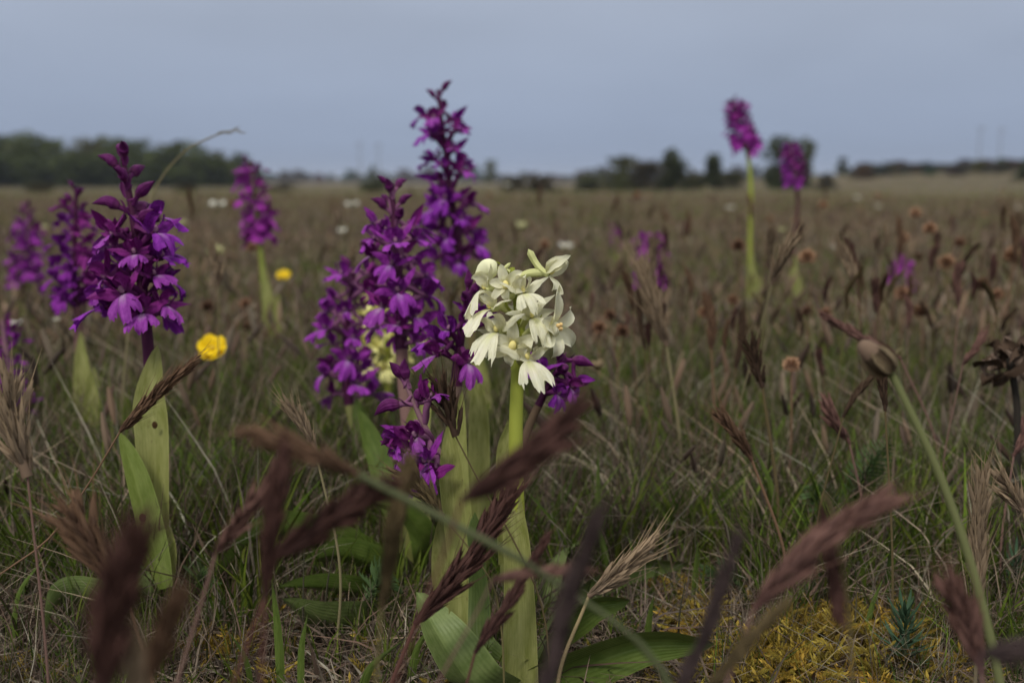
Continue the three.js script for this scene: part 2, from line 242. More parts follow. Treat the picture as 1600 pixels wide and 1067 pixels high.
// ------------------------------------------------------------------ orchid flowers. Flower axes: z outward from the stem, y up the stem; millimetres
const lance = (w, p = 0.45) => t => w * Math.pow(Math.sin(Math.PI * Math.pow(clamp(t * 0.985 + 0.012), p < 0.5 ? 0.8 : 1.1)), 0.75);
const mm = g => { g.scale(0.001, 0.001, 0.001); return g; };
function floretSet(seed, o = {}) {
  const f = rng(seed), j = a => (f() - 0.5) * 2 * a, open = o.open ?? 1, lipW = o.lipW ?? 6.6, lipL = o.lipL ?? 12;
  const C = V(j(0.8), 5 + j(1), 11), P = (x, y, z) => V(C.x + x, C.y + y, C.z + z);
  const ovary = mergeGeometries([tube([V(0, 0, 0), V(j(0.5), 3.2, 4.2), V(C.x * 0.5, 5, 8), C.clone()], (t, u) => (1.15 + 0.45 * Math.sin(Math.PI * t)) * (1 + 0.12 * Math.cos(u * 18.85 + t * 5)), 9, 9),
    tube([P(0, -0.6, 1), P(0, 0.2, -2.5), P(j(1), 2.5, -6.5), P(j(2), 5 + j(2), -10)], t => (t > 0.93 ? 0.7 : 1.35 - 0.25 * t + 0.35 * t * t) * (t > 0.995 ? 0.05 : 1), 9, 7)]);
  const hood = mergeGeometries([
    ribbon([P(0, 0.4, -0.3), P(0, 3.8, 0.6), P(j(0.5), 6.4, 3.2), P(j(0.6), 6.6 - open, 6.6)], lance(2.7), V(1, 0, 0), { cup: 0.55, segL: 8 }),
    ribbon([P(0.8, 0.2, 0), P(2.3, 3, 1.4), P(2.4, 5 + j(0.7), 3.8), P(1.0, 5.4, 6.2 + j(0.5))], lance(2.1), V(0.6, 0.3, -0.7), { cup: -0.35, segL: 7 }),
    ribbon([P(-0.8, 0.2, 0), P(-2.3, 3, 1.4), P(-2.4, 5 + j(0.7), 3.8), P(-1.0, 5.4, 6.2 + j(0.5))], lance(2.1), V(0.6, -0.3, 0.7), { cup: -0.35, segL: 7 })]);
  const sepal = s => { const r = j(1.6), e = j(2), k = open; return ribbon([P(s * 0.8, 0.3, -0.5), P(s * 3.4, 2.6 + r, lerp(2.5, 0.3, k)), P(s * lerp(3.2, 6.8, k), 5.0 + r * 1.5, lerp(5.5, 0.4 + e, k)), P(s * lerp(2, 11.6 * (o.sepL ?? 1), k), 7.4 + r * 2.8 + (o.sepL ? 2.2 * (f() - 0.5) : 0), lerp(8, 1 + e * 2.2, k))], lance(o.sepW ?? 2.6), V(0.5 * s, -0.4, 0.75), { cup: 0.45 * s, segL: 9, wave: 0.25, ph: f() * 6, twist: j(0.5) }); };
  const ph = f() * 6, tw = j(0.3), drop = (o.drop ?? 0) + j(1), fold = Math.max(0.06, (o.fold ?? 0.5) + j(0.2)), skew = j(0.25), hang = (o.hang ?? 0.3) + j(0.6), notch = o.notch ?? 0.17, q = lipL / 12;
  const spine = new THREE.CatmullRomCurve3([P(0, -0.4, 0.6), P(0, -1, 3.8 * q), P(tw * 4, -2.8 * q - drop * 0.6 - hang * 1.2, 7.6 * q - hang), P(tw * 8, -5.2 * q - drop - hang * 3, 10.4 * q - hang * 2.4), P(tw * 12, -7.6 * q - drop - hang * 4.4, 12.6 * q + drop - hang * 4.6)]);
  const lip = grid((u, t) => {
    const x = u * 2 - 1, ax = Math.abs(x), lobe = 0.8 + 0.2 * Math.exp(-Math.pow(x / 0.3, 2)) + 0.05 * Math.sin(ax * 9 + 0.3) - notch * Math.exp(-Math.pow((ax - 0.43) / 0.065, 2)) - 0.16 * Math.pow(ax, 5) + skew * 0.3 * x + (o.teeth ?? 1) * (0.045 * Math.sin(x * 27 + ph) + 0.035 * Math.sin(x * 44 + ph * 3)) - 0.09 * Math.exp(-Math.pow(x / 0.07, 2));
    const v = clamp(t * lobe), hw = 1.0 + (lipW - 1) * Math.pow(Math.sin(Math.PI / 2 * clamp(v * 1.3)), 1.2);
    const p = spine.getPoint(v), T = spine.getTangent(v), n = V(0, T.z, -T.y).normalize(), bendA = ax * fold * (0.5 + v) * 1.3;
    p.x += Math.sign(x) * hw * (Math.sin(bendA) / Math.max(0.05, fold * (0.5 + v) * 1.3));
    p.addScaledVector(n, -hw * (1 - Math.cos(bendA)) / Math.max(0.05, fold * (0.5 + v) * 1.3) + v * v * (1.75 * Math.sin(x * 5.5 + ph) + 1.05 * Math.sin(x * 12 + ph * 2)) + 0.35 * ax * v * Math.sin(v * 11 + ph));
    p.addScaledVector(T, 0.5 * v * Math.sin(x * 4.3 + ph * 2)); return p;
  }, 24, 11);
  const col = new THREE.SphereGeometry(1.25, 8, 6); col.scale(0.9, 1.2, 1); col.translate(C.x, C.y + 1.3, C.z + 1.4);
  const bract = ribbon([V(0.6, -1.2, 0.4), V(1.6, 1.5, 3), V(1.8, 5, 5.5), V(1.2, 9 + j(2), 7)], lance(1.5), V(1, 0, 0), { cup: 0.5, segL: 7, segW: 3 });
  const set = { ovary: mm(ovary), hood: mm(hood), sepalA: mm(sepal(1)), sepalB: mm(sepal(-1)), lip: mm(lip), column: mm(col), bract: mm(bract) };
  set.petals = mergeGeometries([set.hood, set.sepalA, set.sepalB]);
  return set;
}
function starSet(seed) {                                // a widely opened flower: narrow petals in a star
  const f = rng(seed), C = V(0, 4, 12), P = (x, y, z) => V(C.x + x, C.y + y, C.z + z), s = {};
  s.ovary = mm(tube([V(0, 0, 0), V(0, 3, 4.5), V(0, 4, 8), C.clone()], t => 1.2 + 0.5 * Math.sin(Math.PI * t), 8, 9));
  s.rays = [100, 38, 165, -20, 222, 275].map((a, i) => { const L = [13, 12.5, 10, 13.5, 11, 10][i], c = Math.cos(rad(a)), q = Math.sin(rad(a)), b = (f() - 0.5) * 3; return mm(ribbon([P(0.6 * c, 0.6 * q, -0.3), P(c * L * 0.35, q * L * 0.35, 1.6), P(c * L * 0.72, q * L * 0.72 + b * 0.3, 2.6), P(c * L, q * L + b, i % 2 ? 0.6 : 3)], lance(2.9), V(-q, c, 0.15), { cup: 0.5, segL: 10, segW: 5, wave: 0.35, freq: 1.4, ph: f() * 6 })); });
  const col = new THREE.SphereGeometry(1.9, 10, 8); col.scale(1, 1.3, 1); col.translate(C.x, C.y, C.z + 2.0); s.column = mm(col);
  s.pollen = mm(mergeGeometries([[-0.9, 1.2], [0.7, 1.6], [0, 0.2], [0.9, 0.1]].map(([x, y]) => { const g = new THREE.SphereGeometry(0.75, 7, 5); g.translate(C.x + x, C.y + y, C.z + 3.7); return g; })));
  s.bract = mm(ribbon([V(0.6, -1.2, 0.4), V(1.6, 1.5, 3), V(1.8, 5, 5.5), V(1.2, 9, 7)], lance(1.5), V(1, 0, 0), { cup: 0.5, segL: 7, segW: 3 }));
  return s;
}
function budSet(seed, o = {}) {
  const f = rng(seed), j = a => (f() - 0.5) * 2 * a, L = o.len ?? 12.5, r = o.r ?? 2.35, bend = o.bend ?? 1.5, rib = o.r ? 0.025 : 0.06;
  const A = V(j(0.5), 2.6, 5.5), Bp = V(j(1), 2.6 + bend + j(1), 5.5 + L * 0.5), E = V(j(1.4), 1.6 + bend * 1.5 + j(1.5), 5.5 + L);
  const ovary = mm(tube([V(0, 0, 0), V(0, 1.6, 2.6), A], (t, u) => (1.05 + 0.35 * t) * (1 + 0.1 * Math.cos(u * 18.85)), 6, 8));
  const bud = mm(tube([A.clone(), A.clone().lerp(Bp, 0.5).add(V(0, 0.3, 0)), Bp, E], (t, u) => (0.55 * r * (1 - t) * 1.1 + r * 1.02 * Math.pow(Math.sin(Math.PI * clamp(t * 0.94 + 0.03)), 0.85)) * (1 + rib * Math.cos(u * 18.85)) * (t > 0.99 ? 0.1 : 1) * (t > 0.8 ? 1 - 0.5 * (t - 0.8) / 0.2 : 1), 14, 12));
  const spur = mm(tube([A.clone().add(V(0, -0.6, 0.6)), A.clone().add(V(j(1), -0.5, -3)), A.clone().add(V(j(2), 1.5, -7))], t => (1.1 - 0.3 * t) * (t > 0.99 ? 0.1 : 1), 7, 7));
  const bract = mm(ribbon([V(0.4, -1.2, 0.4), V(1.4, 1, 2.5), V(1.6, 4.5, 4.4), V(1, 8 + j(2), 5.5)], lance(1.35), V(1, 0, 0), { cup: 0.5, segL: 7, segW: 3 }));
  return { ovary, bud, spur, bract };
}
const florets = [0, 1, 2, 3, 4, 5, 6, 7, 8].map(i => floretSet(200 + i, { fold: 0.2, lipW: 7, lipL: 11.5, notch: 0.2 }));
const halfOpen = [0, 1].map(i => floretSet(220 + i, { open: 0.25, lipW: 4.2, lipL: 9, fold: 0.75 }));
const bigLips = [0, 1, 2, 3, 4].map(i => floretSet(230 + i, { lipW: 7.6, lipL: 14, fold: 0.2, sepW: 2.3, sepL: 1.25, drop: 0.3, hang: 0.6, notch: 0.22, teeth: 1.15 }));
const buds = [0, 1, 2].map(i => budSet(240 + i)), fatBuds = [0, 1].map(i => budSet(250 + i, { r: 3.6, len: 11, bend: 0.3 }));
const star = starSet(260), stars = [star, starSet(261), starSet(262)];
const whole = florets.map(s => ({ ovary: s.ovary, all: mergeGeometries([s.petals, s.lip, s.ovary]) }));
const budWhole = buds.map(s => mergeGeometries([s.ovary, s.bud, s.spur]));
function seat(p, T, az, pitch, roll, s) {               // where a flower sits: az 0 looks at the camera, 90 to the right
  const z = V(Math.sin(rad(az)), 0, Math.cos(rad(az))); z.addScaledVector(T, -z.dot(T)).normalize();
  const x = T.clone().cross(z).normalize(), q = new THREE.Quaternion().setFromRotationMatrix(new THREE.Matrix4().makeBasis(x, T.clone(), z));
  q.multiply(new THREE.Quaternion().setFromEuler(new THREE.Euler(rad(-pitch), 0, rad(roll)))); return [p, q, s];
}
function put(m, [p, q, s]) { m.position.copy(p); m.quaternion.copy(q); m.scale.setScalar(s); return m; }
let flowerCount = 0;
function addFlower(root, set, pal, where, rich) {
  if (pal.alt && (flowerCount++ * 7) % 5 < 2) pal = { ...pal, ...pal.alt };
  if (!rich) return put(part('flower', set.all, pal.petal, root), where);
  const fl = put(part('flower', set.ovary, pal.ovary, root), where);
  if (set.rays) { for (const g of set.rays) part('petal', g, pal.petal, fl); part('column', set.column, set === star ? pal.lip : pal.column, fl); if (set === star) part('pollinia', set.pollen, pal.pollen ?? pal.column, fl); }
  else { part('hood', set.hood, pal.petal, fl); part('sepal', set.sepalA, pal.petal, fl); part('sepal', set.sepalB, pal.petal, fl); part('lip', set.lip, pal.lip, fl); part('column', set.column, pal.column, fl); }
  part('bract', set.bract, pal.bud === WHITE.bud ? pal.stem : pal.ovary, fl); return fl;
}
function addBud(root, set, pal, where) { const b = put(part('bud', set.bud, pal.bud, root), where); part('pedicel', mergeGeometries([set.ovary, set.spur]), pal.ovary, b); part('bract', set.bract, pal.bud === WHITE.bud ? pal.stem : pal.ovary, b); return b; }
// o.path: pixels of the stem from its foot to its tip (the foot's y is replaced by the ground); o.d: metres ahead at foot and tip
function orchid(o) {
  const d0 = o.d[0] ?? o.d, d1 = o.d[1] ?? o.d, base = groundPx(o.path[0][0], d0), n = o.path.length;
  const root = thing(o.name ?? 'purple_orchid', o.label, 'orchid', base, o.group);
  const pts = o.path.map(([x, y], i) => i ? at(x, y, lerp(d0, d1, i / (n - 1))).sub(base) : V(0, -0.01, 0));
  const curve = new THREE.CatmullRomCurve3(pts, false, 'centripetal'), rS = o.r ?? 0.0032, sg = 40;
  const stemTop = o.stemTop ?? o.pal.stem;
  const cut = o.s0 * 0.985, sub = (a, b, k = 14) => Array.from({ length: k + 1 }, (_, i) => curve.getPoint(lerp(a, b, i / k)));
  part('stem', tube(sub(0, cut), t => rS * (1.15 - 0.25 * t), 22, 12), o.stemMat ?? o.pal.stem, root);
  part('rachis', tube(sub(cut, 1), (t, u) => rS * lerp(0.92, 0.35, t) * (1 + 0.1 * Math.cos(u * 25)), 22, 10), stemTop, root);
  const f = rng(o.seed ?? 5);
  const spot = (t, az, pitch, roll, s) => { const p = curve.getPoint(t), T = curve.getTangent(t); return seat(p.addScaledVector(V(Math.sin(rad(az)), 0, Math.cos(rad(az))), rS * 0.4), T, az, pitch, roll, s); };
  if (o.hand) for (const [kind, t, az, pitch, roll, s, k] of o.hand) {
    if (kind === 'bud') addBud(root, buds[k % 3], o.pal, spot(t, az, pitch, roll, s)); else if (kind === 'fatbud') addBud(root, fatBuds[k % 2], o.pal, spot(t, az, pitch, roll, s));
    else addFlower(root, kind === 'star' ? stars[k % 3] : kind === 'half' ? halfOpen[k % 2] : kind === 'big' ? bigLips[k % 5] : florets[k % 9], o.pal, spot(t, az, pitch, roll, s), true);
  }
  const N = o.n ?? 0;
  for (let i = 0; i < N; i++) {
    const k = i / Math.max(1, N - 1), kb = 1 - (o.budPart ?? 0.25), isBud = k > kb, sB = o.sB ?? lerp(o.s0, 0.985, kb), t = isBud ? lerp(sB, 0.985, (k - kb) / (1 - kb)) : lerp(o.s0, sB, k / kb);
    const az = i * 137.5 + (f() - 0.5) * 40 + (o.az ?? 0), lim = o.azIn ? o.azIn[0] + ((az % 360 + 360) % 360) / 360 * (o.azIn[1] - o.azIn[0]) : az;
    const s = o.s * (1 - (o.taper ?? 0.2) * k) * (0.76 + 0.44 * f()), roll = (f() - 0.5) * 54;
    if (isBud) { const w = spot(t, lim, 4 + 34 * k * k * k + 10 * (f() - 0.5), roll, s * lerp(1.05, 0.8, k)); if (o.rich) addBud(root, buds[i % 3], o.pal, w); else put(part('bud', budWhole[i % 3], o.pal.bud, root), w); }
    else { const w = spot(t, lim, -12 + 24 * k + (f() - 0.5) * 30, roll, s); addFlower(root, o.rich ? (k > 0.62 && f() < 0.4 ? halfOpen[i % 2] : florets[Math.floor(f() * 9)]) : whole[Math.floor(f() * 9)], o.pal, w, o.rich); }
  }
  root.userData.frame = undefined; delete root.userData.frame;
  return { root, base, curve };
}
// a leaf wrapped round the stem, from foot to a pointed tip; path in pixels, w in pixels at depth d
function leafOn(root, base, path, d, wpx, mat, o = {}) {
  const d0 = d[0] ?? d, d1 = d[1] ?? d, n = path.length, wm = wpx / 2 * ((d0 + d1) / 2) / FPX;
  const pts = path.map(([x, y, dd], i) => at(x, y, dd ?? lerp(d0, d1, i / (n - 1))).sub(base));
  const prof = o.prof ?? (t => Math.pow(Math.sin(Math.PI * (0.22 + 0.78 * t)), 0.7));
  const sd = o.side ?? V(1, 0, 0);
  return part(o.name ?? 'leaf', ribbon(pts, t => wm * Math.max(0.012, prof(t)), sd, { cup: o.cup ?? 0.5, fold: o.fold ?? 0, segL: 26, segW: 10, wave: (o.wave ?? 0.03) * wm, freq: 1.3, ph: path[0][0], twist: o.twist ?? 0 }), mat, root);
}
const sheathProf = t => t < 0.55 ? lerp(1, 0.82, t / 0.55) : 0.82 * Math.pow(Math.cos((t - 0.55) / 0.45 * Math.PI / 2), 0.75);
const blade = t => Math.pow(Math.sin(Math.PI * clamp(0.12 + 0.88 * Math.pow(t, 0.95))), 0.62);

// white orchid, the subject
{
  const D = 0.458, { root, base } = orchid({ name: 'white_orchid', label: 'creamy white orchid in sharp focus at the centre of the picture', path: [[812, 1062], [811, 900], [806, 700], [808, 600], [812, 510], [800, 418]], d: [0.452, D], s0: 0.655, r: 0.0033, pal: WHITE, stemMat: WHITE.stem, stemTop: WHITE.stem,
    hand: [['fatbud', 0.985, -80, -6, 0, 1.0, 0], ['half', 0.965, 74, -30, 0, 1.2, 0], ['big', 0.905, -74, 2, 8, 1.05, 0], ['star', 0.91, -20, 4, -6, 0.8, 1], ['flower', 0.86, 18, 0, 4, 1.05, 2], ['big', 0.83, -68, 2, -8, 1.08, 2], ['big', 0.8, 30, -4, 14, 0.95, 3],
      ['big', 0.752, -42, -10, -10, 1.18, 4], ['star', 0.76, 52, -4, 0, 1.3, 0], ['flower', 0.79, 160, 0, 0, 1.1, 1], ['flower', 0.72, -150, 0, 0, 1.1, 3], ['star', 0.722, -16, -12, -14, 0.95, 2], ['big', 0.675, 14, -14, 12, 1.12, 2]] });
  leafOn(root, base, [[812, 1075], [812, 960], [808, 860], [803, 800], [806, 752]], [0.446, 0.452], 58, M.sheath, { name: 'sheath_leaf', prof: t => t < 0.5 ? lerp(1, 0.72, t / 0.5) : 0.72 * Math.pow(Math.cos((t - 0.5) / 0.5 * Math.PI / 2), 0.8), cup: -0.55 });
  leafOn(root, base, [[796, 880], [790, 780], [790, 700], [800, 655]], [0.463, 0.466], 34, M.sheath, { name: 'sheath_leaf', prof: sheathProf, cup: -0.5 });
  leafOn(root, base, [[815, 1075, 0.46], [900, 1035, 0.445], [1000, 1002, 0.44], [1118, 1006, 0.45]], 0.45, 88, M.basal, { prof: blade, side: V(0, 0.95, 0.35), fold: 0.5, cup: 0 });
  leafOn(root, base, [[815, 1060, 0.475], [860, 990, 0.475], [920, 945, 0.475], [985, 938, 0.48]], 0.48, 72, M.basal, { prof: blade, side: V(0.2, 0.9, 0.35), fold: 0.55, cup: 0 });
  leafOn(root, base, [[815, 1050, 0.48], [880, 940, 0.53], [980, 888, 0.56], [1078, 880, 0.57]], 0.54, 58, M.basalPale, { prof: blade, side: V(0.1, 0.95, 0.35), fold: 0.5, cup: 0 });
  leafOn(root, base, [[806, 1060, 0.47], [740, 1010, 0.475], [735, 930, 0.485], [742, 800, 0.49]], 0.48, 66, M.basal, { prof: blade, side: V(1, 0, 0.2), cup: 0.35 });
  leafOn(root, base, [[800, 1085, 0.45], [740, 1070, 0.43], [690, 1000, 0.43], [650, 925, 0.445]], 0.44, 92, M.basalPale, { prof: blade, side: V(0.8, 0.45, 0.3), fold: 0.45, cup: 0 });
  leafOn(root, base, [[815, 1040, 0.5], [850, 930, 0.56], [868, 870, 0.58], [905, 845, 0.6]], 0.57, 48, M.basalPale, { prof: blade, side: V(0.8, 0.5, 0.3), fold: 0.3, cup: 0 });
}
// the purple orchids in the front group
{
  const { root, base } = orchid({ label: 'large purple orchid on the left, dark buds at its top', path: [[243, 940], [240, 700], [231, 545], [214, 388], [190, 236]], d: [0.545, 0.555], s0: 0.56, r: 0.0034, n: 31, s: 1.4, sB: 0.79, budPart: 0.31, pal: PURPLE, rich: true, seed: 11, az: 20 });
  leafOn(root, base, [[247, 945], [243, 800], [240, 680], [236, 620], [246, 538]], [0.535, 0.54], 54, M.sheath, { name: 'sheath_leaf', prof: t => t < 0.6 ? lerp(0.8, 1, t / 0.6) : Math.pow(Math.cos((t - 0.6) / 0.4 * Math.PI / 2), 0.7), cup: -0.4 });
  leafOn(root, base, [[256, 920], [232, 830], [208, 740], [186, 676]], [0.52, 0.522], 42, leafMat([0.14, 0.19, 0.03], [0.23, 0.28, 0.07], 12.7, { spec: 0.4, through: 0.2 }), { name: 'sheath_leaf', prof: blade, cup: 0, fold: 0.55 });
  leafOn(root, base, [[262, 930], [266, 860], [262, 820]], [0.53, 0.53], 22, M.sheath, { name: 'sheath_leaf', prof: blade, cup: -0.4 });
  for (const [x, y, d, s] of [[241, 664, 0.5325, 6], [222, 809, 0.5165, 6.5]]) { const g = new THREE.SphereGeometry(1, 10, 8); g.scale(s * 0.00034 * 0.75, s * 0.00034, 0.0004); part('brown_spot', g, std({ color: rgb(0.055, 0.03, 0.012), roughness: 0.9 }), root).position.copy(at(x, y, d).sub(base)); }
  leafOn(root, base, [[240, 960, 0.54], [215, 925, 0.52], [215, 880, 0.52], [210, 990, 0.5]].slice(0, 3), 0.52, 55, M.basalPale, { prof: blade, cup: 0.3 });
  leafOn(root, base, [[245, 965, 0.54], [180, 940, 0.51], [95, 930, 0.5], [70, 990, 0.49]], 0.5, 60, M.basalPale, { prof: blade, side: V(0.2, 0.9, 0.3), cup: 0.3 });
}
{
  const { root, base } = orchid({ label: 'dense purple orchid with a pinkish stem, left of the white orchid', path: [[655, 905], [640, 700], [630, 590], [622, 430], [611, 286]], d: [0.61, 0.63], s0: 0.58, r: 0.0042, n: 34, s: 1.2, sB: 0.88, budPart: 0.22, pal: MAUVE, rich: true, seed: 23, az: 70, stemMat: std({ color: rgb(0.2, 0.115, 0.1), roughness: 0.6 }), stemTop: PURPLE.stem });
  leafOn(root, base, [[655, 905], [646, 760], [650, 680], [674, 584]], [0.6, 0.6], 56, M.sheathGrey, { name: 'sheath_leaf', prof: sheathProf, cup: -0.5 });
  leafOn(root, base, [[655, 920, 0.6], [600, 890, 0.57], [530, 868, 0.56], [470, 880, 0.55]], 0.56, 66, M.basal, { prof: blade, side: V(0.1, 0.85, 0.5), fold: 0.4, cup: 0 });
  leafOn(root, base, [[655, 930, 0.6], [580, 930, 0.54], [500, 918, 0.52], [432, 918, 0.51]], 0.53, 52, M.basal, { prof: blade, side: V(0.1, 0.8, 0.6), fold: 0.5, cup: 0 });
  leafOn(root, base, [[655, 940, 0.6], [570, 975, 0.52], [500, 968, 0.5], [440, 935, 0.49]], 0.51, 78, M.basalPale, { prof: blade, side: V(0.2, 0.85, 0.5), fold: 0.25, cup: 0.1 });
  leafOn(root, base, [[650, 915, 0.6], [520, 850, 0.58], [410, 835, 0.56], [325, 920, 0.54]], 0.57, 70, M.basal, { prof: blade, side: V(0.25, 0.85, 0.4), fold: 0.4, cup: 0 });
  leafOn(root, base, [[660, 900, 0.6], [665, 850, 0.57], [630, 800, 0.56], [575, 782, 0.56]], 0.57, 48, M.basal, { prof: blade, side: V(0.4, 0.8, 0.4), fold: 0.3, cup: 0 });
  leafOn(root, base, [[655, 905, 0.6], [615, 800, 0.62], [585, 700, 0.63], [560, 640, 0.63]], 0.62, 40, M.basal, { prof: blade, cup: 0.4 });
}
{
  const { root, base } = orchid({ label: 'loose purple orchid, lowest at the left of the central group', path: [[575, 820], [566, 720], [545, 630], [540, 530], [553, 424]], d: [0.76, 0.76], s0: 0.5, r: 0.0038, n: 23, s: 1.2, taper: 0.05, budPart: 0.04, pal: MAUVE, rich: true, seed: 37, az: 110, stemTop: PURPLE.stem, stemMat: std({ color: rgb(0.2, 0.2, 0.07) }) });
  leafOn(root, base, [[578, 830], [575, 740], [566, 670], [556, 620]], [0.75, 0.75], 42, M.basal, { name: 'sheath_leaf', prof: sheathProf, cup: -0.4 });
  leafOn(root, base, [[580, 830, 0.74], [640, 770, 0.7], [615, 725, 0.7], [592, 712, 0.7]], 0.72, 34, M.sheath, { prof: blade, cup: 0.4 });
}
{
  const { root, base } = orchid({ label: 'tallest purple orchid, rising against the sky in the middle', path: [[752, 790], [744, 600], [724, 430], [704, 300], [684, 140]], d: [0.86, 0.88], s0: 0.53, r: 0.0042, n: 33, s: 1.32, taper: 0.12, budPart: 0.1, pal: PURPLE, rich: true, seed: 51, az: 10, stemMat: std({ color: rgb(0.15, 0.12, 0.05) }) });
  leafOn(root, base, [[752, 800], [750, 690], [748, 600], [742, 540]], [0.85, 0.85], 46, M.sheath, { name: 'sheath_leaf', prof: sheathProf, cup: -0.5 });
}
{
  const { root, base } = orchid({ label: 'small purple orchid with plump dark buds, leaning left in front', path: [[716, 1010], [718, 880], [714, 800], [698, 735], [664, 668], [632, 596]], d: [0.445, 0.44], s0: 0.58, r: 0.0023, pal: MAUVE, stemMat: MAUVE.stem, seed: 61,
    hand: [['bud', 0.985, -30, 60, 0, 0.72, 0], ['bud', 0.97, 60, 55, 0, 0.78, 1], ['bud', 0.9, -84, 0, 0, 0.98, 2], ['fatbud', 0.89, 66, 30, 0, 0.62, 0], ['bud', 0.79, -80, -6, 0, 1.1, 1], ['half', 0.82, 62, 20, -10, 1.0, 0], ['half', 0.76, -62, 0, 10, 1.0, 1], ['flower', 0.72, -50, -5, 0, 1.05, 0], ['flower', 0.68, -85, -8, 8, 1.05, 2], ['flower', 0.65, -25, -6, -8, 1.05, 4], ['half', 0.74, -10, 0, 0, 1.0, 0], ['flower', 0.62, -62, -10, 20, 1.05, 6], ['flower', 0.595, -30, -14, -16, 1.0, 7], ['flower', 0.66, -100, -5, 10, 0.95, 3]] });
  leafOn(root, base, [[716, 1010], [716, 880], [708, 780], [704, 720], [700, 660]], [0.437, 0.437], 38, M.sheathGrey, { name: 'sheath_leaf', prof: t => t < 0.6 ? lerp(0.75, 1, t / 0.6) : Math.pow(Math.cos((t - 0.6) / 0.4 * Math.PI / 2), 0.8), cup: -0.5 });
  leafOn(root, base, [[708, 1000], [690, 900], [688, 860], [690, 800]], [0.45, 0.45], 34, M.sheath, { name: 'sheath_leaf', prof: sheathProf, cup: -0.4 });
}
{
  const { root, base } = orchid({ label: 'sparse purple orchid partly hidden behind the left side of the white orchid', path: [[722, 930], [716, 760], [712, 650], [716, 560], [732, 452]], d: [0.55, 0.545], s0: 0.64, r: 0.0034, pal: PURPLE, seed: 71, stemMat: std({ color: rgb(0.15, 0.1, 0.08) }), stemTop: PURPLE.stem,
    hand: [['bud', 0.98, -40, 70, 0, 0.8, 0], ['bud', 0.96, 50, 40, 0, 0.8, 1], ['bud', 0.93, -10, 30, 0, 0.8, 2], ['flower', 0.78, -78, -4, 6, 1.1, 1], ['flower', 0.74, -60, -8, 0, 1.05, 3], ['half', 0.8, -30, 10, 0, 1, 0], ['flower', 0.72, 25, -14, 0, 1.1, 5], ['flower', 0.85, 100, 0, 0, 1, 2], ['flower', 0.88, 170, 0, 0, 1, 2], ['half', 0.86, 10, 0, 0, 0.9, 1]] });
  leafOn(root, base, [[722, 935], [722, 820], [716, 700], [722, 610]], [0.535, 0.535], 36, M.sheathGrey, { name: 'sheath_leaf', prof: sheathProf, cup: -0.5 });
  leafOn(root, base, [[745, 900], [748, 760], [748, 650], [744, 590]], [0.58, 0.58], 40, M.sheath, { name: 'sheath_leaf', prof: sheathProf, cup: -0.4 });
}
{
  const { root, base } = orchid({ label: 'dark purple orchid leaning right, low behind the white orchid', path: [[795, 900], [806, 760], [822, 680], [848, 620], [878, 562]], d: [0.53, 0.53], s0: 0.7, r: 0.0024, pal: PURPLE, seed: 83, stemMat: std({ color: rgb(0.12, 0.08, 0.05) }),
    hand: [['bud', 0.985, 75, 10, 0, 0.95, 0], ['bud', 0.96, -40, 30, 0, 0.8, 1], ['half', 0.92, 80, -25, 0, 0.9, 0], ['flower', 0.86, 60, -14, 0, 0.9, 1], ['flower', 0.84, -50, 0, 0, 0.95, 4], ['flower', 0.77, 30, -10, 0, 0.9, 2], ['half', 0.8, 120, 0, 0, 0.9, 1], ['bud', 0.9, 10, 10, 0, 0.9, 2]] });
  leafOn(root, base, [[795, 905], [790, 800], [786, 720], [794, 655]], [0.52, 0.52], 26, M.sheathGrey, { name: 'sheath_leaf', prof: sheathProf, cup: -0.5 });
}
{
  const { root, base } = orchid({ name: 'cream_orchid', label: 'pale yellow orchid, blurred behind the dense purple orchid', path: [[606, 720], [606, 640], [606, 565], [600, 470]], d: [0.9, 0.9], s0: 0.6, r: 0.004, n: 20, s: 1.5, budPart: 0, pal: { ...CREAM, petal: CREAM.petal }, seed: 91, stemMat: WHITE.stem });
  leafOn(root, base, [[612, 730], [640, 660], [650, 600]], [0.97, 0.97], 30, M.sheath, { prof: blade });
}
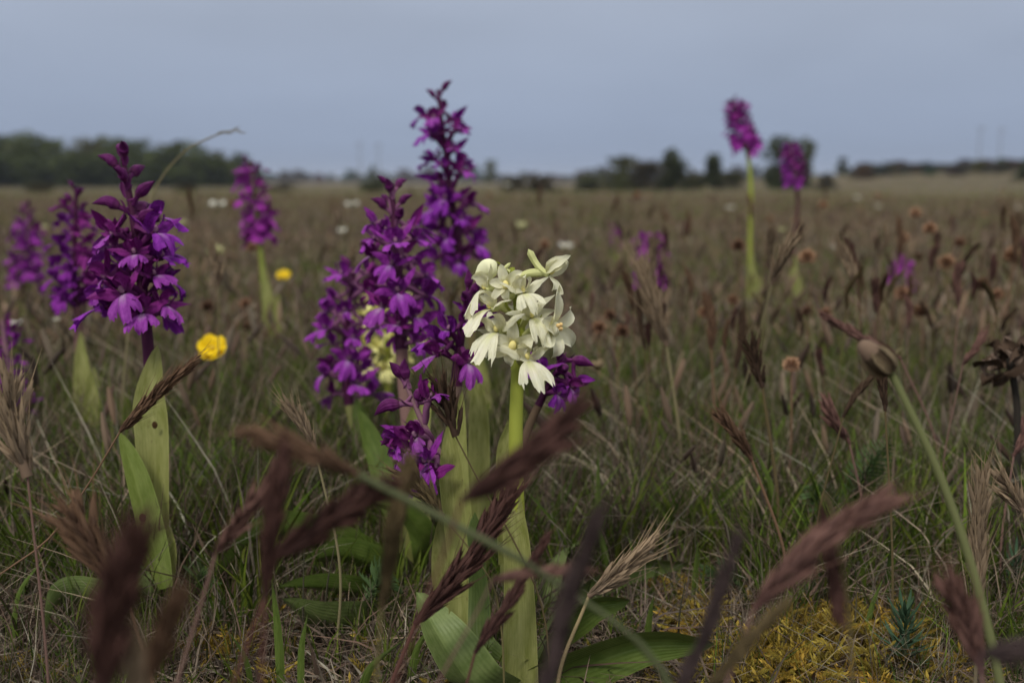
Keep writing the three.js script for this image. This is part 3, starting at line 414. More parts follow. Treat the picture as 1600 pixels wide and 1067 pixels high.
// the blurred orchids further back
const far = [
  ['purple orchid with reddish stem, second from the left in the background', [[130, 640], [122, 520], [116, 440], [118, 292]], 0.84, 0.5, 32, 1.05, PURPLE, 0.16, std({ color: rgb(0.18, 0.09, 0.09) }), 8],
  ['purple orchid furthest left in the background, above the cut-off one', [[22, 560], [32, 480], [40, 412], [42, 322]], 1.4, 0.52, 30, 1.3, MAUVE, 0.25, std({ color: rgb(0.07, 0.05, 0.03) }), 18],
  ['purple orchid cut off by the left edge of the picture', [[20, 760], [18, 690], [16, 612], [2, 500]], 0.85, 0.5, 20, 0.9, MAUVE, 0.1, undefined, 28],
  ['purple orchid with a green stem, background right of the large left one', [[418, 500], [410, 420], [402, 360], [390, 252]], 1.3, 0.55, 32, 1.25, MAGENTA, 0.1, std({ color: rgb(0.24, 0.28, 0.06) }), 38],
  ['tall slim purple orchid with yellow-green stem against the right sky', [[1172, 520], [1173, 400], [1172, 262], [1160, 205], [1146, 158]], 1.62, 0.6, 38, 1.3, MAGENTA, 0.12, std({ color: rgb(0.27, 0.31, 0.05) }), 48],
  ['dark magenta orchid in front of the dark round tree on the right', [[1236, 500], [1240, 400], [1247, 312], [1240, 262], [1236, 226]], 1.58, 0.62, 26, 1.0, MAUVE, 0.15, std({ color: rgb(0.09, 0.045, 0.04) }), 58],
  ['small low purple orchid in the meadow right of the white orchid', [[1020, 520], [1018, 470], [1017, 432], [1016, 376]], 1.42, 0.5, 26, 1.3, MAGENTA, 0, undefined, 68],
  ['tiny far pink-purple orchid left of the small low one', [[962, 430], [962, 395], [961, 356]], 2.3, 0.5, 11, 0.85, MAGENTA, 0, undefined, 78],
  ['tiny far pink orchid among the brown flower heads on the right', [[1410, 480], [1410, 445], [1409, 412]], 1.7, 0.5, 18, 1.2, MAGENTA, 0, undefined, 88],
];
for (const [label, path, d, s0, n, s, pal, budPart, stemMat, seed] of far) {
  const { root, base } = orchid({ label, path, d: [d, d], s0, n, s, pal, budPart, stemMat, seed, r: 0.0038 });
  const [x0] = path[0], [x1, y1] = path[1], wide = 0.02 * FPX / d;
  leafOn(root, base, [[x0, groundRow(d)], [x0 + 2, lerp(groundRow(d), y1, 0.5)], [x1 + 3, y1 - 4]], [d - 0.02, d - 0.02], wide, M.sheath, { name: 'sheath_leaf', prof: sheathProf, cup: -0.4 });
  leafOn(root, base, [[x0 + 3, groundRow(d)], [x0 + 12, lerp(groundRow(d), y1, 0.35)], [x0 + 16, lerp(groundRow(d), y1, 0.75)]], [d - 0.03, d - 0.04], wide * 0.9, M.sheath, { prof: blade, cup: -0.4 });
}
function groundRow(d) { return H / 2 - FPX * (d * SP - EYE) / CP / d; }

// ------------------------------------------------------------------ grass stalks with seed heads
const headMat = (r, g, b) => std({ color: rgb(r, g, b), roughness: 0.75, vertexColors: true });
const K = { maroon: headMat(0.058, 0.03, 0.026), brown: headMat(0.1, 0.062, 0.04), straw: headMat(0.2, 0.155, 0.105), purple: headMat(0.046, 0.034, 0.034), olive: headMat(0.085, 0.066, 0.034), pink: headMat(0.12, 0.068, 0.058), dark: headMat(0.05, 0.033, 0.022), tan: headMat(0.17, 0.132, 0.09) };
const stemK = { maroon: std({ color: rgb(0.1, 0.045, 0.035) }), brown: std({ color: rgb(0.17, 0.1, 0.06) }), straw: std({ color: rgb(0.3, 0.23, 0.12) }), purple: std({ color: rgb(0.08, 0.05, 0.05) }), olive: std({ color: rgb(0.13, 0.11, 0.045) }), pink: std({ color: rgb(0.17, 0.1, 0.08) }), dark: std({ color: rgb(0.1, 0.075, 0.035) }), tan: std({ color: rgb(0.2, 0.17, 0.09) }), green: std({ color: rgb(0.085, 0.095, 0.045) }) };
// one spikelet: pointed overlapping scales, unit length along y, vertex colours paler at the rim and tip
const spikelets = [0, 1, 2, 3].map(i => {
  const f = rng(300 + i), gs = [];
  for (let k = 0; k < 3; k++) { const a = k * 2.2 + f(), o = 0.07 * k, m = 0.8 + 0.35 * f(); gs.push(tint(ribbon([V(0, o, 0), V(Math.cos(a) * 0.055, 0.35 + o, Math.sin(a) * 0.055), V(Math.cos(a) * (0.03 + 0.07 * f()), 1 - 0.15 * f(), Math.sin(a) * (0.03 + 0.07 * f()))], lance(0.075), V(-Math.sin(a), 0, Math.cos(a)), { cup: -0.6, segL: 5, segW: 2 }), m, m * 0.95, m * 0.95, [m * 1.45, m * 1.35, m * 1.25])); }
  gs.push(tint(tube([V(0, 0, 0), V(0, 0.4, 0), V(0, 0.85, 0)], t => 0.06 * Math.sin(Math.PI * (0.12 + 0.85 * t)), 4, 5), 0.75, 0.7, 0.7));
  return mergeGeometries(gs);
});
const spikeletAwn = spikelets.map((g, i) => mergeGeometries([g, tint(tube([V(0, 0.7, 0), V(0.06 - 0.03 * i, 1.2, 0.05), V(0.2 - 0.1 * i, 1.75, 0.1)], t => 0.016 * (1 - 0.85 * t), 4, 3), 1.5, 1.4, 1.25)]));
function headParts(pts, half, f, o = {}) {              // places spikelets along the head's axis; returns [geometry number, matrix] pairs
  const c = new THREE.CatmullRomCurve3(pts, false, 'centripetal'), L = c.getLength(), n = o.n ?? Math.round(clamp(L / half * 10, 34, 92)), out = [];
  for (let i = 0; i < n; i++) {
    const t = Math.pow((i + 0.5) / n, 0.95), p = c.getPoint(t * 0.94), T = c.getTangent(t * 0.94), az = i * 2.4 + f() * 0.8;
    const x = Math.abs(T.y) > 0.9 ? V(1, 0, 0) : V(0, 1, 0), s = x.addScaledVector(T, -x.dot(T)).normalize(), b = T.clone().cross(s), out1 = s.multiplyScalar(Math.cos(az)).addScaledVector(b, Math.sin(az));
    const env = Math.pow(Math.sin(Math.PI * (0.16 + 0.8 * t)), 0.6), len = (o.len ?? 3.4) * half * (0.75 + 0.5 * f()) * (0.75 + 0.25 * env), spread = (o.spread ?? 0.3) * (o.awn ? 0.7 : 0.6) * (0.35 + 1.3 * f());
    const dir = T.clone().addScaledVector(out1, spread).normalize(), q = new THREE.Quaternion().setFromUnitVectors(V(0, 1, 0), dir); q.multiply(new THREE.Quaternion().setFromAxisAngle(V(0, 1, 0), f() * 6.28));
    out.push([Math.floor(f() * 4), M4(p.addScaledVector(out1, half * 0.4 * env * f()), q, V(len * (o.fat ?? 1.15), len, len * (o.fat ?? 1.15)))]);
  }
  return out;
}
// spec: head foot pixel, head tip pixel, width in pixels, depth, colour, foot of the stem: pixel column; extra: {awn, sharp, via, stem}
function stalk(label, b, t, w, d, kind, gx, o = {}) {
  const f = rng(Math.round(b[0] * 7 + b[1] * 3 + d * 100)); if (d < 0.34) d *= 0.9; const base = groundPx(gx, o.gd ?? d), root = thing(o.name ?? 'grass_stalk', label, 'grass stalk', base, o.group);
  const hb = at(b[0], b[1], d).sub(base), ht = at(t[0], t[1], o.dt ?? d).sub(base), half = w / 2 * d / FPX * (d < 0.36 ? 0.76 : 0.9), bow = V(f() - 0.5, f() - 0.5, f() - 0.5).multiplyScalar(hb.distanceTo(ht) * 0.12);
  const axis = [hb, hb.clone().lerp(ht, 0.5).add(bow), ht], dir = ht.clone().sub(hb).normalize();
  const mid = (o.via ?? []).map(([x, y, dd]) => at(x, y, dd ?? d).sub(base)), sr = o.sr ?? Math.max(0.00035, half * 0.2);
  const pts = [V(0, -0.01, 0), ...(mid.length ? mid : [hb.clone().multiplyScalar(0.55).addScaledVector(dir, -hb.length() * 0.16)]), hb];
  part('stem', tube(pts, k => sr * (1.15 - 0.35 * k), 18, 6), stemK[o.stem ?? kind], root);
  const hd = part('seed_head', tint(tube(axis, k => half * 0.3 * (1 - 0.6 * k), 8, 6), 0.8, 0.7, 0.7), K[kind], root), set = o.awn ? spikeletAwn : spikelets, hp = headParts(axis, half, f, d < 0.36 && !o.awn ? { n: Math.round(clamp(axis[0].distanceTo(axis[2]) / half * 7, 26, 60)), ...o, spread: (o.spread ?? 0.3) * 1.35 } : o);
  if (o.sharp) for (const [k, m] of hp) { const s = part('spikelet', set[k], K[kind], hd); s.applyMatrix4(m); }
  else { hd.geometry = mergeGeometries([hd.geometry, ...hp.map(([k, m]) => (f() < 0.4 ? spikeletAwn : set)[k].clone().applyMatrix4(m))]); }
  return root;
}
// close to the lens, out of focus
stalk('big blurred dark maroon seed head in the bottom left corner', [150, 1090], [208, 848], 78, 0.205, 'maroon', 130, { spread: 0.35 });
stalk('blurred brown seed head just right of the big maroon one, bottom left', [215, 1085], [275, 948], 46, 0.225, 'brown', 190);
stalk('blurred pale grey seed head at the bottom edge, between two dark ones', [212, 1120], [188, 975], 44, 0.21, 'tan', 220);
stalk('slim purple seed head slanting right of the large left orchid', [336, 866], [428, 738], 34, 0.33, 'pink', 250, { sr: 0.0006 });
stalk('dark upright maroon seed head, crossing the one that slants right', [414, 935], [445, 712], 46, 0.265, 'maroon', 405, { spread: 0.22 });
stalk('blurred maroon seed head slanting right with paler tips, left of centre', [432, 872], [585, 770], 56, 0.28, 'maroon', 390, { spread: 0.34 });
stalk('blurred seed head pointing left on a long diagonal green stem', [560, 742], [398, 678], 42, 0.275, 'brown', 1085, { stem: 'green', via: [[1050, 1075], [860, 905], [700, 815]], sr: 0.0011 });
stalk('blurred olive seed head standing upright below the small orchid', [596, 950], [638, 735], 46, 0.3, 'olive', 580, { spread: 0.18 });
stalk('large blurred maroon seed head crossing the white orchid stem', [722, 782], [890, 652], 64, 0.25, 'maroon', 600, { spread: 0.28, sr: 0.0005 });
stalk('detailed purple-brown seed head slanting below the white orchid', [648, 975], [792, 782], 40, 0.405, 'maroon', 590, { sharp: true, spread: 0.3, awn: true });
stalk('thin reddish seed head below the white orchid, second of the slanting pair', [742, 1020], [850, 848], 34, 0.35, 'maroon', 700, { spread: 0.2 });
stalk('blurred dark purple-grey seed head at the bottom, right of the white orchid', [848, 1110], [938, 800], 66, 0.235, 'purple', 830, { spread: 0.16, len: 2.6 });
stalk('blurred dark purple seed head at the bottom, next right of the purple-grey one', [1050, 1110], [1152, 842], 52, 0.25, 'purple', 1030, { spread: 0.16, len: 2.6 });
stalk('pale straw seed head splayed right of the white orchid foot', [920, 932], [1008, 858], 36, 0.43, 'straw', 880, { sharp: true, spread: 0.42, awn: true, n: 30 });
stalk('blurred pinkish seed head lying level across the white orchid leaf', [770, 905], [905, 893], 30, 0.3, 'pink', 690, { spread: 0.15 });
stalk('large blurred pink seed head slanting right, lower right of the picture', [1178, 952], [1375, 785], 52, 0.285, 'pink', 1080, { spread: 0.3 });
stalk('dark maroon seed head hanging down behind the large pink one', [1284, 790], [1310, 950], 40, 0.3, 'maroon', 1330, { spread: 0.15, via: [[1330, 1000], [1310, 850], [1290, 770]], stem: 'dark' });
stalk('blurred olive-brown seed head slanting at the bottom edge, right of centre', [1095, 1090], [1215, 955], 38, 0.265, 'olive', 1060, { spread: 0.14 });
stalk('dry pale and black seed head standing at the lower right', [1530, 945], [1536, 752], 34, 0.43, 'tan', 1520, { sharp: true, awn: true, spread: 0.22 });
stalk('blurred pinkish tuft seed head at the bottom right', [1535, 1050], [1495, 935], 52, 0.33, 'pink', 1540, { spread: 0.34 });
stalk('very blurred grey seed head at the right edge of the bottom', [1535, 1022], [1625, 1010], 46, 0.23, 'purple', 1700);
stalk('brown seed head bending right in front of the large left orchid leaf', [187, 674], [296, 570], 24, 0.452, 'brown', -120, { sharp: true, awn: true, via: [[-40, 935], [75, 842], [135, 760]], sr: 0.0005, spread: 0.24 });
stalk('bristly brown seed head between the small orchid and the white one', [712, 682], [690, 606], 46, 0.437, 'dark', 860, { sharp: true, awn: true, via: [[850, 960], [800, 840], [750, 755]], sr: 0.0004, spread: 0.5, n: 26, len: 2.2 });
stalk('bristly greenish seed head under the small purple orchid', [692, 808], [632, 738], 42, 0.42, 'olive', 790, { sharp: true, awn: true, via: [[775, 930], [735, 860]], sr: 0.0004, spread: 0.5, n: 26, len: 2.2 });
stalk('bristly brown seed head at the lower left, beside the dark maroon one', [200, 935], [110, 800], 66, 0.36, 'brown', 250, { awn: true, spread: 0.55, n: 34, len: 2.4, sr: 0.0007 });
stalk('pale straw tuft at the left edge of the picture', [42, 745], [16, 600], 62, 0.4, 'straw', 80, { sharp: true, awn: true, spread: 0.5, n: 26, len: 2.4, sr: 0.0006, stem: 'pink' });
stalk('bristly straw seed head left of the small orchid, leaning left', [492, 702], [455, 640], 24, 0.5, 'tan', 520, { sharp: true, awn: true, spread: 0.35, n: 24 });
stalk('bristly dark seed head standing alone right of the white orchid', [1192, 605], [1172, 540], 34, 0.6, 'dark', 1215, { awn: true, spread: 0.5, n: 28, sharp: true, len: 2.2 });
stalk('brown forked seed head leaning left in the grass, below the bristly dark one', [1175, 718], [1125, 650], 26, 0.55, 'brown', 1235, { awn: true, spread: 0.4, sharp: true, n: 24 });
stalk('pinkish pale seed head leaning left in the green grass on the right', [1328, 692], [1296, 636], 24, 0.6, 'pink', 1345, { spread: 0.3, sharp: true, n: 28 });
stalk('dark seed head hanging under the big brown bud on the right', [1384, 642], [1378, 585], 22, 0.5, 'dark', 1395, { spread: 0.25, n: 24 });
stalk('slim dark seed head slanting left beside the big brown bud', [1318, 652], [1360, 592], 16, 0.55, 'dark', 1290, { spread: 0.14 });
stalk('silvery seed head leaning left in the middle of the meadow', [1042, 540], [1008, 432], 30, 0.72, 'tan', 1062, { awn: true, spread: 0.3 });
stalk('slim dark seed head just left of the silvery one', [1008, 545], [998, 462], 15, 0.72, 'dark', 1016, { spread: 0.12 });
stalk('slim dark seed head left of the bristly dark one', [1150, 575], [1160, 498], 17, 0.72, 'dark', 1140, { spread: 0.14 });
stalk('slim brown seed head, second left of the bristly dark one', [1112, 545], [1106, 478], 20, 0.75, 'brown', 1120, { spread: 0.2 });
stalk('reddish seed head curving right near the right edge', [1505, 570], [1535, 528], 14, 0.62, 'pink', 1500, { spread: 0.3 });
stalk('straw seed head at the right edge, above the grey blur', [1600, 800], [1568, 745], 26, 0.48, 'straw', 1640, { sharp: true, awn: true, spread: 0.5, n: 20 });
stalk('thin straw seed head slanting left at the far right', [1408, 560], [1296, 498], 22, 0.68, 'pink', 1450, { spread: 0.14 });
stalk('brown seed head at the right edge, leaning right', [1585, 712], [1605, 665], 22, 0.55, 'pink', 1575, { spread: 0.25 });

// long bare arching stem behind the large left orchid
{
  const d = 0.8, base = groundPx(180, d), o = thing('arching_grass_stem', 'thin pale grass stem arching right above the large left orchid', 'grass stalk', base);
  const P = l => l.map(([x, y]) => at(x, y, d).sub(base));
  part('stem', tube([V(0, 0, 0), ...P([[205, 480], [240, 300], [290, 235], [330, 214]])], t => 0.0011 - 0.0004 * t, 24, 6), stemK.tan, o);
  part('seed_head', mergeGeometries([tube(P([[330, 214], [352, 206], [375, 204]]), t => 0.0006, 8, 5), ...P([[338, 209], [350, 208], [362, 203], [372, 207]]).map((p, i) => spikelets[i].clone().applyMatrix4(M4(p, new THREE.Quaternion().setFromEuler(new THREE.Euler(0, 0, -1.2 - 0.4 * (i % 2))), 0.007))).map(g => { g.deleteAttribute('color'); return g; })]), stemK.tan, o);
}
// ------------------------------------------------------------------ brown round flower heads, big bud, dried plant
function roundHead(seed, n, r) {                         // dried thrift-like head: papery scales round a core
  const f = rng(seed), gs = [tint(new THREE.SphereGeometry(r * 0.6, 8, 6), 0.5, 0.42, 0.4)];
  for (let i = 0; i < n; i++) {
    const y = 1 - 2 * (i + 0.5) / n * 0.82, a = i * 2.4, s = Math.sqrt(Math.max(0, 1 - y * y)), d = V(Math.cos(a) * s, y, Math.sin(a) * s), up = V(0, 1, 0).addScaledVector(d, 0.3);
    const side = d.clone().cross(V(0.1, 1, 0.2)).normalize(), k = 0.75 + 0.5 * f();
    gs.push(tint(ribbon([d.clone().multiplyScalar(r * 0.45), d.clone().multiplyScalar(r * 0.85).addScaledVector(up, r * 0.1), d.clone().multiplyScalar(r * (1.02 + 0.25 * f())).addScaledVector(up, r * 0.32 * f())], lance(r * 0.3), side, { cup: 0.5, segL: 4, segW: 2 }), 0.55 * k, 0.45 * k, 0.4 * k, [1.5 * k, 1.3 * k, 1.1 * k]));
  }
  return mergeGeometries(gs);
}
const roundGeos = [0, 1, 2].map(i => roundHead(400 + i, 46, 0.0075)), roundMats = [headMat(0.24, 0.155, 0.11), headMat(0.33, 0.23, 0.16), headMat(0.14, 0.09, 0.065)];
function dryFlower(label, x, y, s, d, k, gx, group) {
  const base = groundPx(gx ?? x + rr(-14, 14), d), o = thing('dried_flower', label, 'dried flower', base, group), p = at(x, y, d).sub(base);
  part('stem', tube([V(0, -0.01, 0), p.clone().multiplyScalar(0.5).add(V(rr(-0.006, 0.006), 0, 0)), p], t => 0.0008 - 0.0002 * t, 12, 6), stemK.brown, o);
  const h = part('flower_head', roundGeos[k % 3], roundMats[k % 3], o); h.position.copy(p); h.rotation.set(rr(-0.4, 0.4), R() * 6, rr(-0.5, 0.5)); h.scale.setScalar(s * d / FPX / 0.019); return o;
}
[['topmost round brown flower head at the right, against the far meadow', 1431, 334, 20, 1.5, 1], ['round brown head below and left of the topmost one', 1412, 374, 22, 1.4, 1], ['round brown head right of the topmost pair', 1500, 380, 20, 1.4, 0], ['wide tan flower head below that right one', 1480, 412, 30, 1.2, 1], ['dark brown flower head near the right edge', 1535, 447, 28, 1.05, 2],
  ['small brown head right beside the dark brown one', 1560, 462, 22, 1.05, 0], ['tan flower head at the right edge of the picture', 1583, 402, 34, 1.15, 1], ['tan head on the right, below the tiny pink orchid', 1410, 460, 26, 1.1, 0], ['pinkish brown head just right of that tan head', 1440, 487, 26, 1.05, 0], ['brown head left of the tan head on the right', 1436, 402, 14, 1.3, 2],
  ['small dark head beside the silvery seed head, upper one', 953, 494, 22, 0.92, 2], ['brown head of the small cluster right of the white orchid, left one', 936, 514, 26, 0.92, 0], ['brown head of the small cluster right of the white orchid, right one', 972, 520, 26, 0.9, 2], ['reddish brown head left of the slim dark seed heads', 1100, 490, 22, 1.0, 0], ['brown head above the reddish brown one', 1145, 470, 20, 1.1, 0], ['brown head in the middle, right of the bristly dark seed head', 1262, 488, 22, 1.0, 2], ['brown head beside that middle one, to its right', 1290, 492, 24, 1.0, 0],
  ['dark brown head right of the large left orchid, upper one of three', 324, 480, 22, 0.95, 2], ['brown head right of the large left orchid, highest of three', 383, 476, 20, 1.1, 0], ['brown head right of the large left orchid, lowest of three', 385, 512, 20, 1.1, 2], ['dark head at the left, behind the large left orchid', 90, 468, 22, 1.2, 2], ['purple-grey flower head standing in the grass on the right', 1237, 572, 30, 0.7, 1]].forEach(a => dryFlower(...a));
{
  const d = 0.335, base = groundPx(1635, d), o = thing('flower_bud', 'large brown closed flower bud on a thick pale green stem, right foreground', 'flower bud', base), T = at(1392, 580, d).sub(base), E = at(1345, 535, d).sub(base), q = new THREE.Quaternion().setFromUnitVectors(V(0, 1, 0), E.clone().sub(T).normalize()), L = E.distanceTo(T);
  part('stem', tube([V(0, -0.01, 0), at(1540, 960, d).sub(base), at(1470, 745, d).sub(base), T], t => 0.0016 - 0.0003 * t, 20, 8), std({ color: rgb(0.15, 0.16, 0.065) }), o);
  const cup = new THREE.LatheGeometry([[0.02, -0.04], [0.28, 0], [0.42, 0.2], [0.43, 0.4], [0.36, 0.6], [0.33, 0.62], [0.1, 0.5]].map(([x, y]) => new THREE.Vector2(x, y)), 16), place = m => { m.position.copy(T); m.quaternion.copy(q); m.scale.set(L * 0.76, L, L * 0.76); };
  const c = part('calyx', cup, std({ color: rgb(0.05, 0.034, 0.02), roughness: 0.85 }), o); place(c);
  for (let i = 0; i < 14; i++) { const a = i * 0.898, h = (i % 2) * 0.12; part('bract', ribbon([V(Math.cos(a) * 0.3, 0.02 + h, Math.sin(a) * 0.3), V(Math.cos(a) * 0.47, 0.3 + h, Math.sin(a) * 0.47), V(Math.cos(a) * 0.4, 0.62 + h, Math.sin(a) * 0.4)], lance(0.12), V(-Math.sin(a), 0, Math.cos(a)), { cup: 0.4, segL: 5, segW: 2 }), M.dry, c); }
  const tp = new THREE.LatheGeometry([[0.001, 1.02], [0.14, 0.99], [0.27, 0.86], [0.34, 0.68], [0.35, 0.5]].map(([x, y]) => new THREE.Vector2(x, y)), 16); place(part('closed_petals', tp, std({ color: rgb(0.17, 0.115, 0.08), roughness: 0.8 }), o));
  part('dry_style', tube([T.clone(), at(1398, 555, d).sub(base), at(1410, 545, d).sub(base), at(1412, 555, d).sub(base)], t => 0.0003, 10, 4), stemK.tan, o);
}
{
  const d = 0.62, base = groundPx(1582, d), o = thing('dried_plant', 'clump of dark crumpled dry leaves at the right edge of the picture', 'dried plant', base), f = rng(77);
  part('stem', tube([V(0, -0.01, 0), at(1590, 640, d).sub(base), at(1578, 560, d).sub(base)], () => 0.0022, 10, 7), std({ color: rgb(0.03, 0.025, 0.02) }), o);
  for (let i = 0; i < 24; i++) { const c = at(1540 + f() * 80, 535 + f() * 60, d + (f() - 0.5) * 0.04).sub(base), a = V(f() - 0.5, f() - 0.3, f() - 0.5).multiplyScalar(0.016), m = V(f() - 0.5, f() - 0.5, f() - 0.5).multiplyScalar(0.012); part('dry_leaf', ribbon([c.clone().sub(a), c.clone().add(m), c.clone().add(a)], lance(0.005), V(f() - 0.5, f() - 0.5, f() - 0.5).normalize(), { cup: 0.7, segL: 6, segW: 4, wave: 0.0016, freq: 2, ph: f() * 6 }), i % 3 ? K0(0.07, 0.045, 0.03) : K0(0.17, 0.12, 0.09), o); }
}
function K0(r, g, b) { const k = [r, g, b].join(); return (K0.c ??= {})[k] ??= std({ color: rgb(r, g, b), roughness: 0.85 }); }
// ------------------------------------------------------------------ small flowers
function rosette(n, r, w, up, seed, tiers = 1) { const f = rng(seed), out = []; for (let k = 0; k < tiers; k++) for (let i = 0; i < n; i++) { const a = (i + k * 0.5) / n * 6.283 + f() * 0.3, q = r * (1 - 0.22 * k), u = up + 0.3 * k; out.push(ribbon([V(0, 0, 0), V(Math.cos(a) * q * 0.55, q * u * 0.7, Math.sin(a) * q * 0.55), V(Math.cos(a) * q, q * u * (0.8 + 0.5 * f()), Math.sin(a) * q)], t => w * Math.pow(Math.sin(Math.PI * (0.1 + 0.82 * t)), 0.6), V(-Math.sin(a), 0, Math.cos(a)), { cup: 0.35, segL: 5, segW: 3 })); } return out; }
const whiteP = std({ color: rgb(0.52, 0.51, 0.44), transmission: 0.2, thickness: 0 }), creamP = std({ color: rgb(0.4, 0.39, 0.2), transmission: 0.2, thickness: 0 }), yellowP = std({ color: rgb(0.85, 0.6, 0.012), transmission: 0.2, thickness: 0, roughness: 0.5 }), eyeY = std({ color: rgb(0.55, 0.38, 0.04) });
function smallFlower(name, label, x, y, wpx, d, mat, o = {}) {
  const base = groundPx(x + (o.lean ?? 6), d), root = thing(name, label, 'flower', base, o.group), p = at(x, y, d).sub(base), r = wpx / 2 * d / FPX;
  part('stem', tube([V(0, -0.01, 0), p.clone().multiplyScalar(0.55).add(V(0.004, 0, 0)), p], t => 0.0009 - 0.0002 * t, 10, 6), stemK.green, root);
  const petals = rosette(o.n ?? 7, r, r * 0.5, o.up ?? 0.35, Math.round(x), o.tiers ?? 1);
  for (const g of petals) { const m = part('petal', g, mat, root); m.position.copy(p); m.rotation.x = o.tip ?? 0.35; }
  const e = new THREE.SphereGeometry(r * 0.28, 8, 6); e.scale(1, 0.6, 1); const m = part('flower_centre', e, eyeY, root); m.position.copy(p).add(V(0, r * 0.12, 0)); return root;
}
smallFlower('yellow_flower', 'bright yellow double flower right of the large left orchid', 332, 546, 46, 0.82, yellowP, { n: 6, tiers: 2, up: 0.4, tip: 0.85 });
smallFlower('yellow_flower', 'small far yellow flower beyond the orchid with green stem', 443, 432, 22, 1.7, yellowP, { n: 7, tiers: 2, up: 0.4, tip: 0.6 });
smallFlower('yellow_flower', 'tiny low yellow flower far left in the grass', 22, 692, 12, 0.8, yellowP, { n: 6 });
[[24, 507, 28, 1.0, 'white flower above the purple orchid at the left edge'], [88, 500, 16, 1.1, 'small white flower between the two left background orchids'], [340, 322, 40, 2.6, 'white flower in the far meadow, right of the arching stem'], [549, 322, 38, 2.6, 'wide white flower left of the dense purple orchid top'], [534, 362, 24, 2.2, 'small white flower below the wide white one'], [1308, 388, 24, 1.9, 'bright small white flower in the right half of the meadow'], [793, 290, 20, 5, 'tiny white flower on the horizon right of the tall orchid'], [884, 387, 34, 2.0, 'pale flower above the white orchid, to its right'],
  [1340, 310, 16, 5, 'tiny pale flower far right, left one of a pair'], [1372, 324, 16, 4.5, 'tiny pale flower far right, right one of a pair'], [1592, 326, 14, 5, 'tiny pale flower at the right edge of the far meadow'], [1140, 326, 22, 3.6, 'pale flower left of the tall slim orchid']].forEach(([x, y, w, d, l]) => smallFlower('white_flower', l, x, y, w * 0.68, d, whiteP, { n: 5, tiers: 1, up: 0.5, tip: 0.15 }));
[[337, 400, 40, 1.6, 'cream flower low between the large left orchid and its green-stemmed neighbour'], [283, 353, 24, 2.1, 'small cream flower right beside the top of the large left orchid'], [815, 357, 26, 2.4, 'pale cream flower above the white orchid'], [66, 360, 24, 2.2, 'cream flower between the two left background orchids'], [404, 398, 24, 1.7, 'cream flower beside the green-stemmed orchid'], [932, 577, 36, 0.85, 'tan withered flower right of the white orchid'], [1222, 362, 18, 1.95, 'pale green flower bud between the two right orchids']].forEach(([x, y, w, d, l]) => smallFlower(w === 36 ? 'withered_flower' : 'cream_flower', l, x, y, w * 0.7, d, w === 36 ? M.dry : creamP, { n: 5, tiers: 2, up: 0.8, tip: 0.2 }));
// single blades and wiry stems that stand clear of the turf in front
{
  const wiry = [std({ color: rgb(0.045, 0.04, 0.025) }), std({ color: rgb(0.09, 0.075, 0.045) }), std({ color: rgb(0.06, 0.075, 0.025) })], bl = [M.basal, leafMat([0.1, 0.155, 0.025], [0.17, 0.23, 0.05], 11.3, { spec: 0.4 })], f = rng(41);
  for (const [x, top, d, lean] of [[372, 742, 0.53, -22], [440, 800, 0.5, -30], [470, 850, 0.49, 5], [505, 835, 0.5, 22], [282, 858, 0.52, -2], [318, 845, 0.51, 26], [345, 770, 0.56, 4], [600, 900, 0.48, 30], [655, 1000, 0.47, 14], [870, 990, 0.47, -28], [985, 845, 0.53, -14], [1020, 770, 0.6, 4], [1075, 690, 0.62, -10], [1215, 760, 0.6, 20], [960, 740, 0.62, -18], [1090, 800, 0.56, -8], [1330, 900, 0.5, 10], [30, 900, 0.5, -16], [120, 830, 0.53, 10], [1060, 905, 0.5, 12]]) {
    const b = groundPx(x, d), o = thing('wiry_stem', 'dark wiry grass stem standing up from the turf in the foreground', 'grass stalk', b, 'dark wiry stems in the foreground turf'), e = at(x + lean, top, d + (f() - 0.5) * 0.02).sub(b), m = e.clone().multiplyScalar(0.55); m.x -= e.x * 0.25 + (f() - 0.5) * 0.002;
    part('stem', tube([V(0, -0.005, 0), m, e], t => 0.00075 * (1 - 0.75 * t), 12, 6), wiry[Math.floor(f() * 3)], o);
  }
  for (const [x, top, d, lean, w] of [[440, 905, 0.455, -16, 15], [470, 960, 0.45, 10, 13], [560, 1000, 0.44, 70, 17], [395, 985, 0.46, -40, 11], [1010, 930, 0.5, 12, 12], [1085, 845, 0.55, 6, 14], [1230, 830, 0.57, 70, 22], [1215, 690, 0.62, -40, 11], [950, 800, 0.58, -30, 13], [935, 700, 0.62, 0, 14], [20, 870, 0.5, 50, 10], [1350, 905, 0.5, 30, 10], [640, 960, 0.46, 60, 13], [330, 760, 0.6, -30, 10], [1470, 790, 0.58, 30, 12], [865, 745, 0.64, 24, 14]]) {
    const b = groundPx(x, d), o = thing('green_grass_shoot', 'single green grass blade rising above the turf in the foreground', 'grass', b, 'broad green grass blades in the foreground'), e = at(x + lean, top, d - 0.01).sub(b), m = e.clone().multiplyScalar(0.55); m.x -= e.x * 0.3; m.y *= 1.12;
    const h = w / 2 * d / FPX; part('blade', ribbon([V(0, -0.005, 0), m, e], t => h * Math.max(0.04, 1 - Math.pow(t, 2.2)) * (0.7 + 0.3 * Math.min(1, t * 3)), V(1, 0, 0.4 * (f() - 0.5)), { fold: 0.35, segL: 12, segW: 4, twist: (f() - 0.5) * 1.4 }), bl[Math.floor(f() * 2)], o);
  }
}
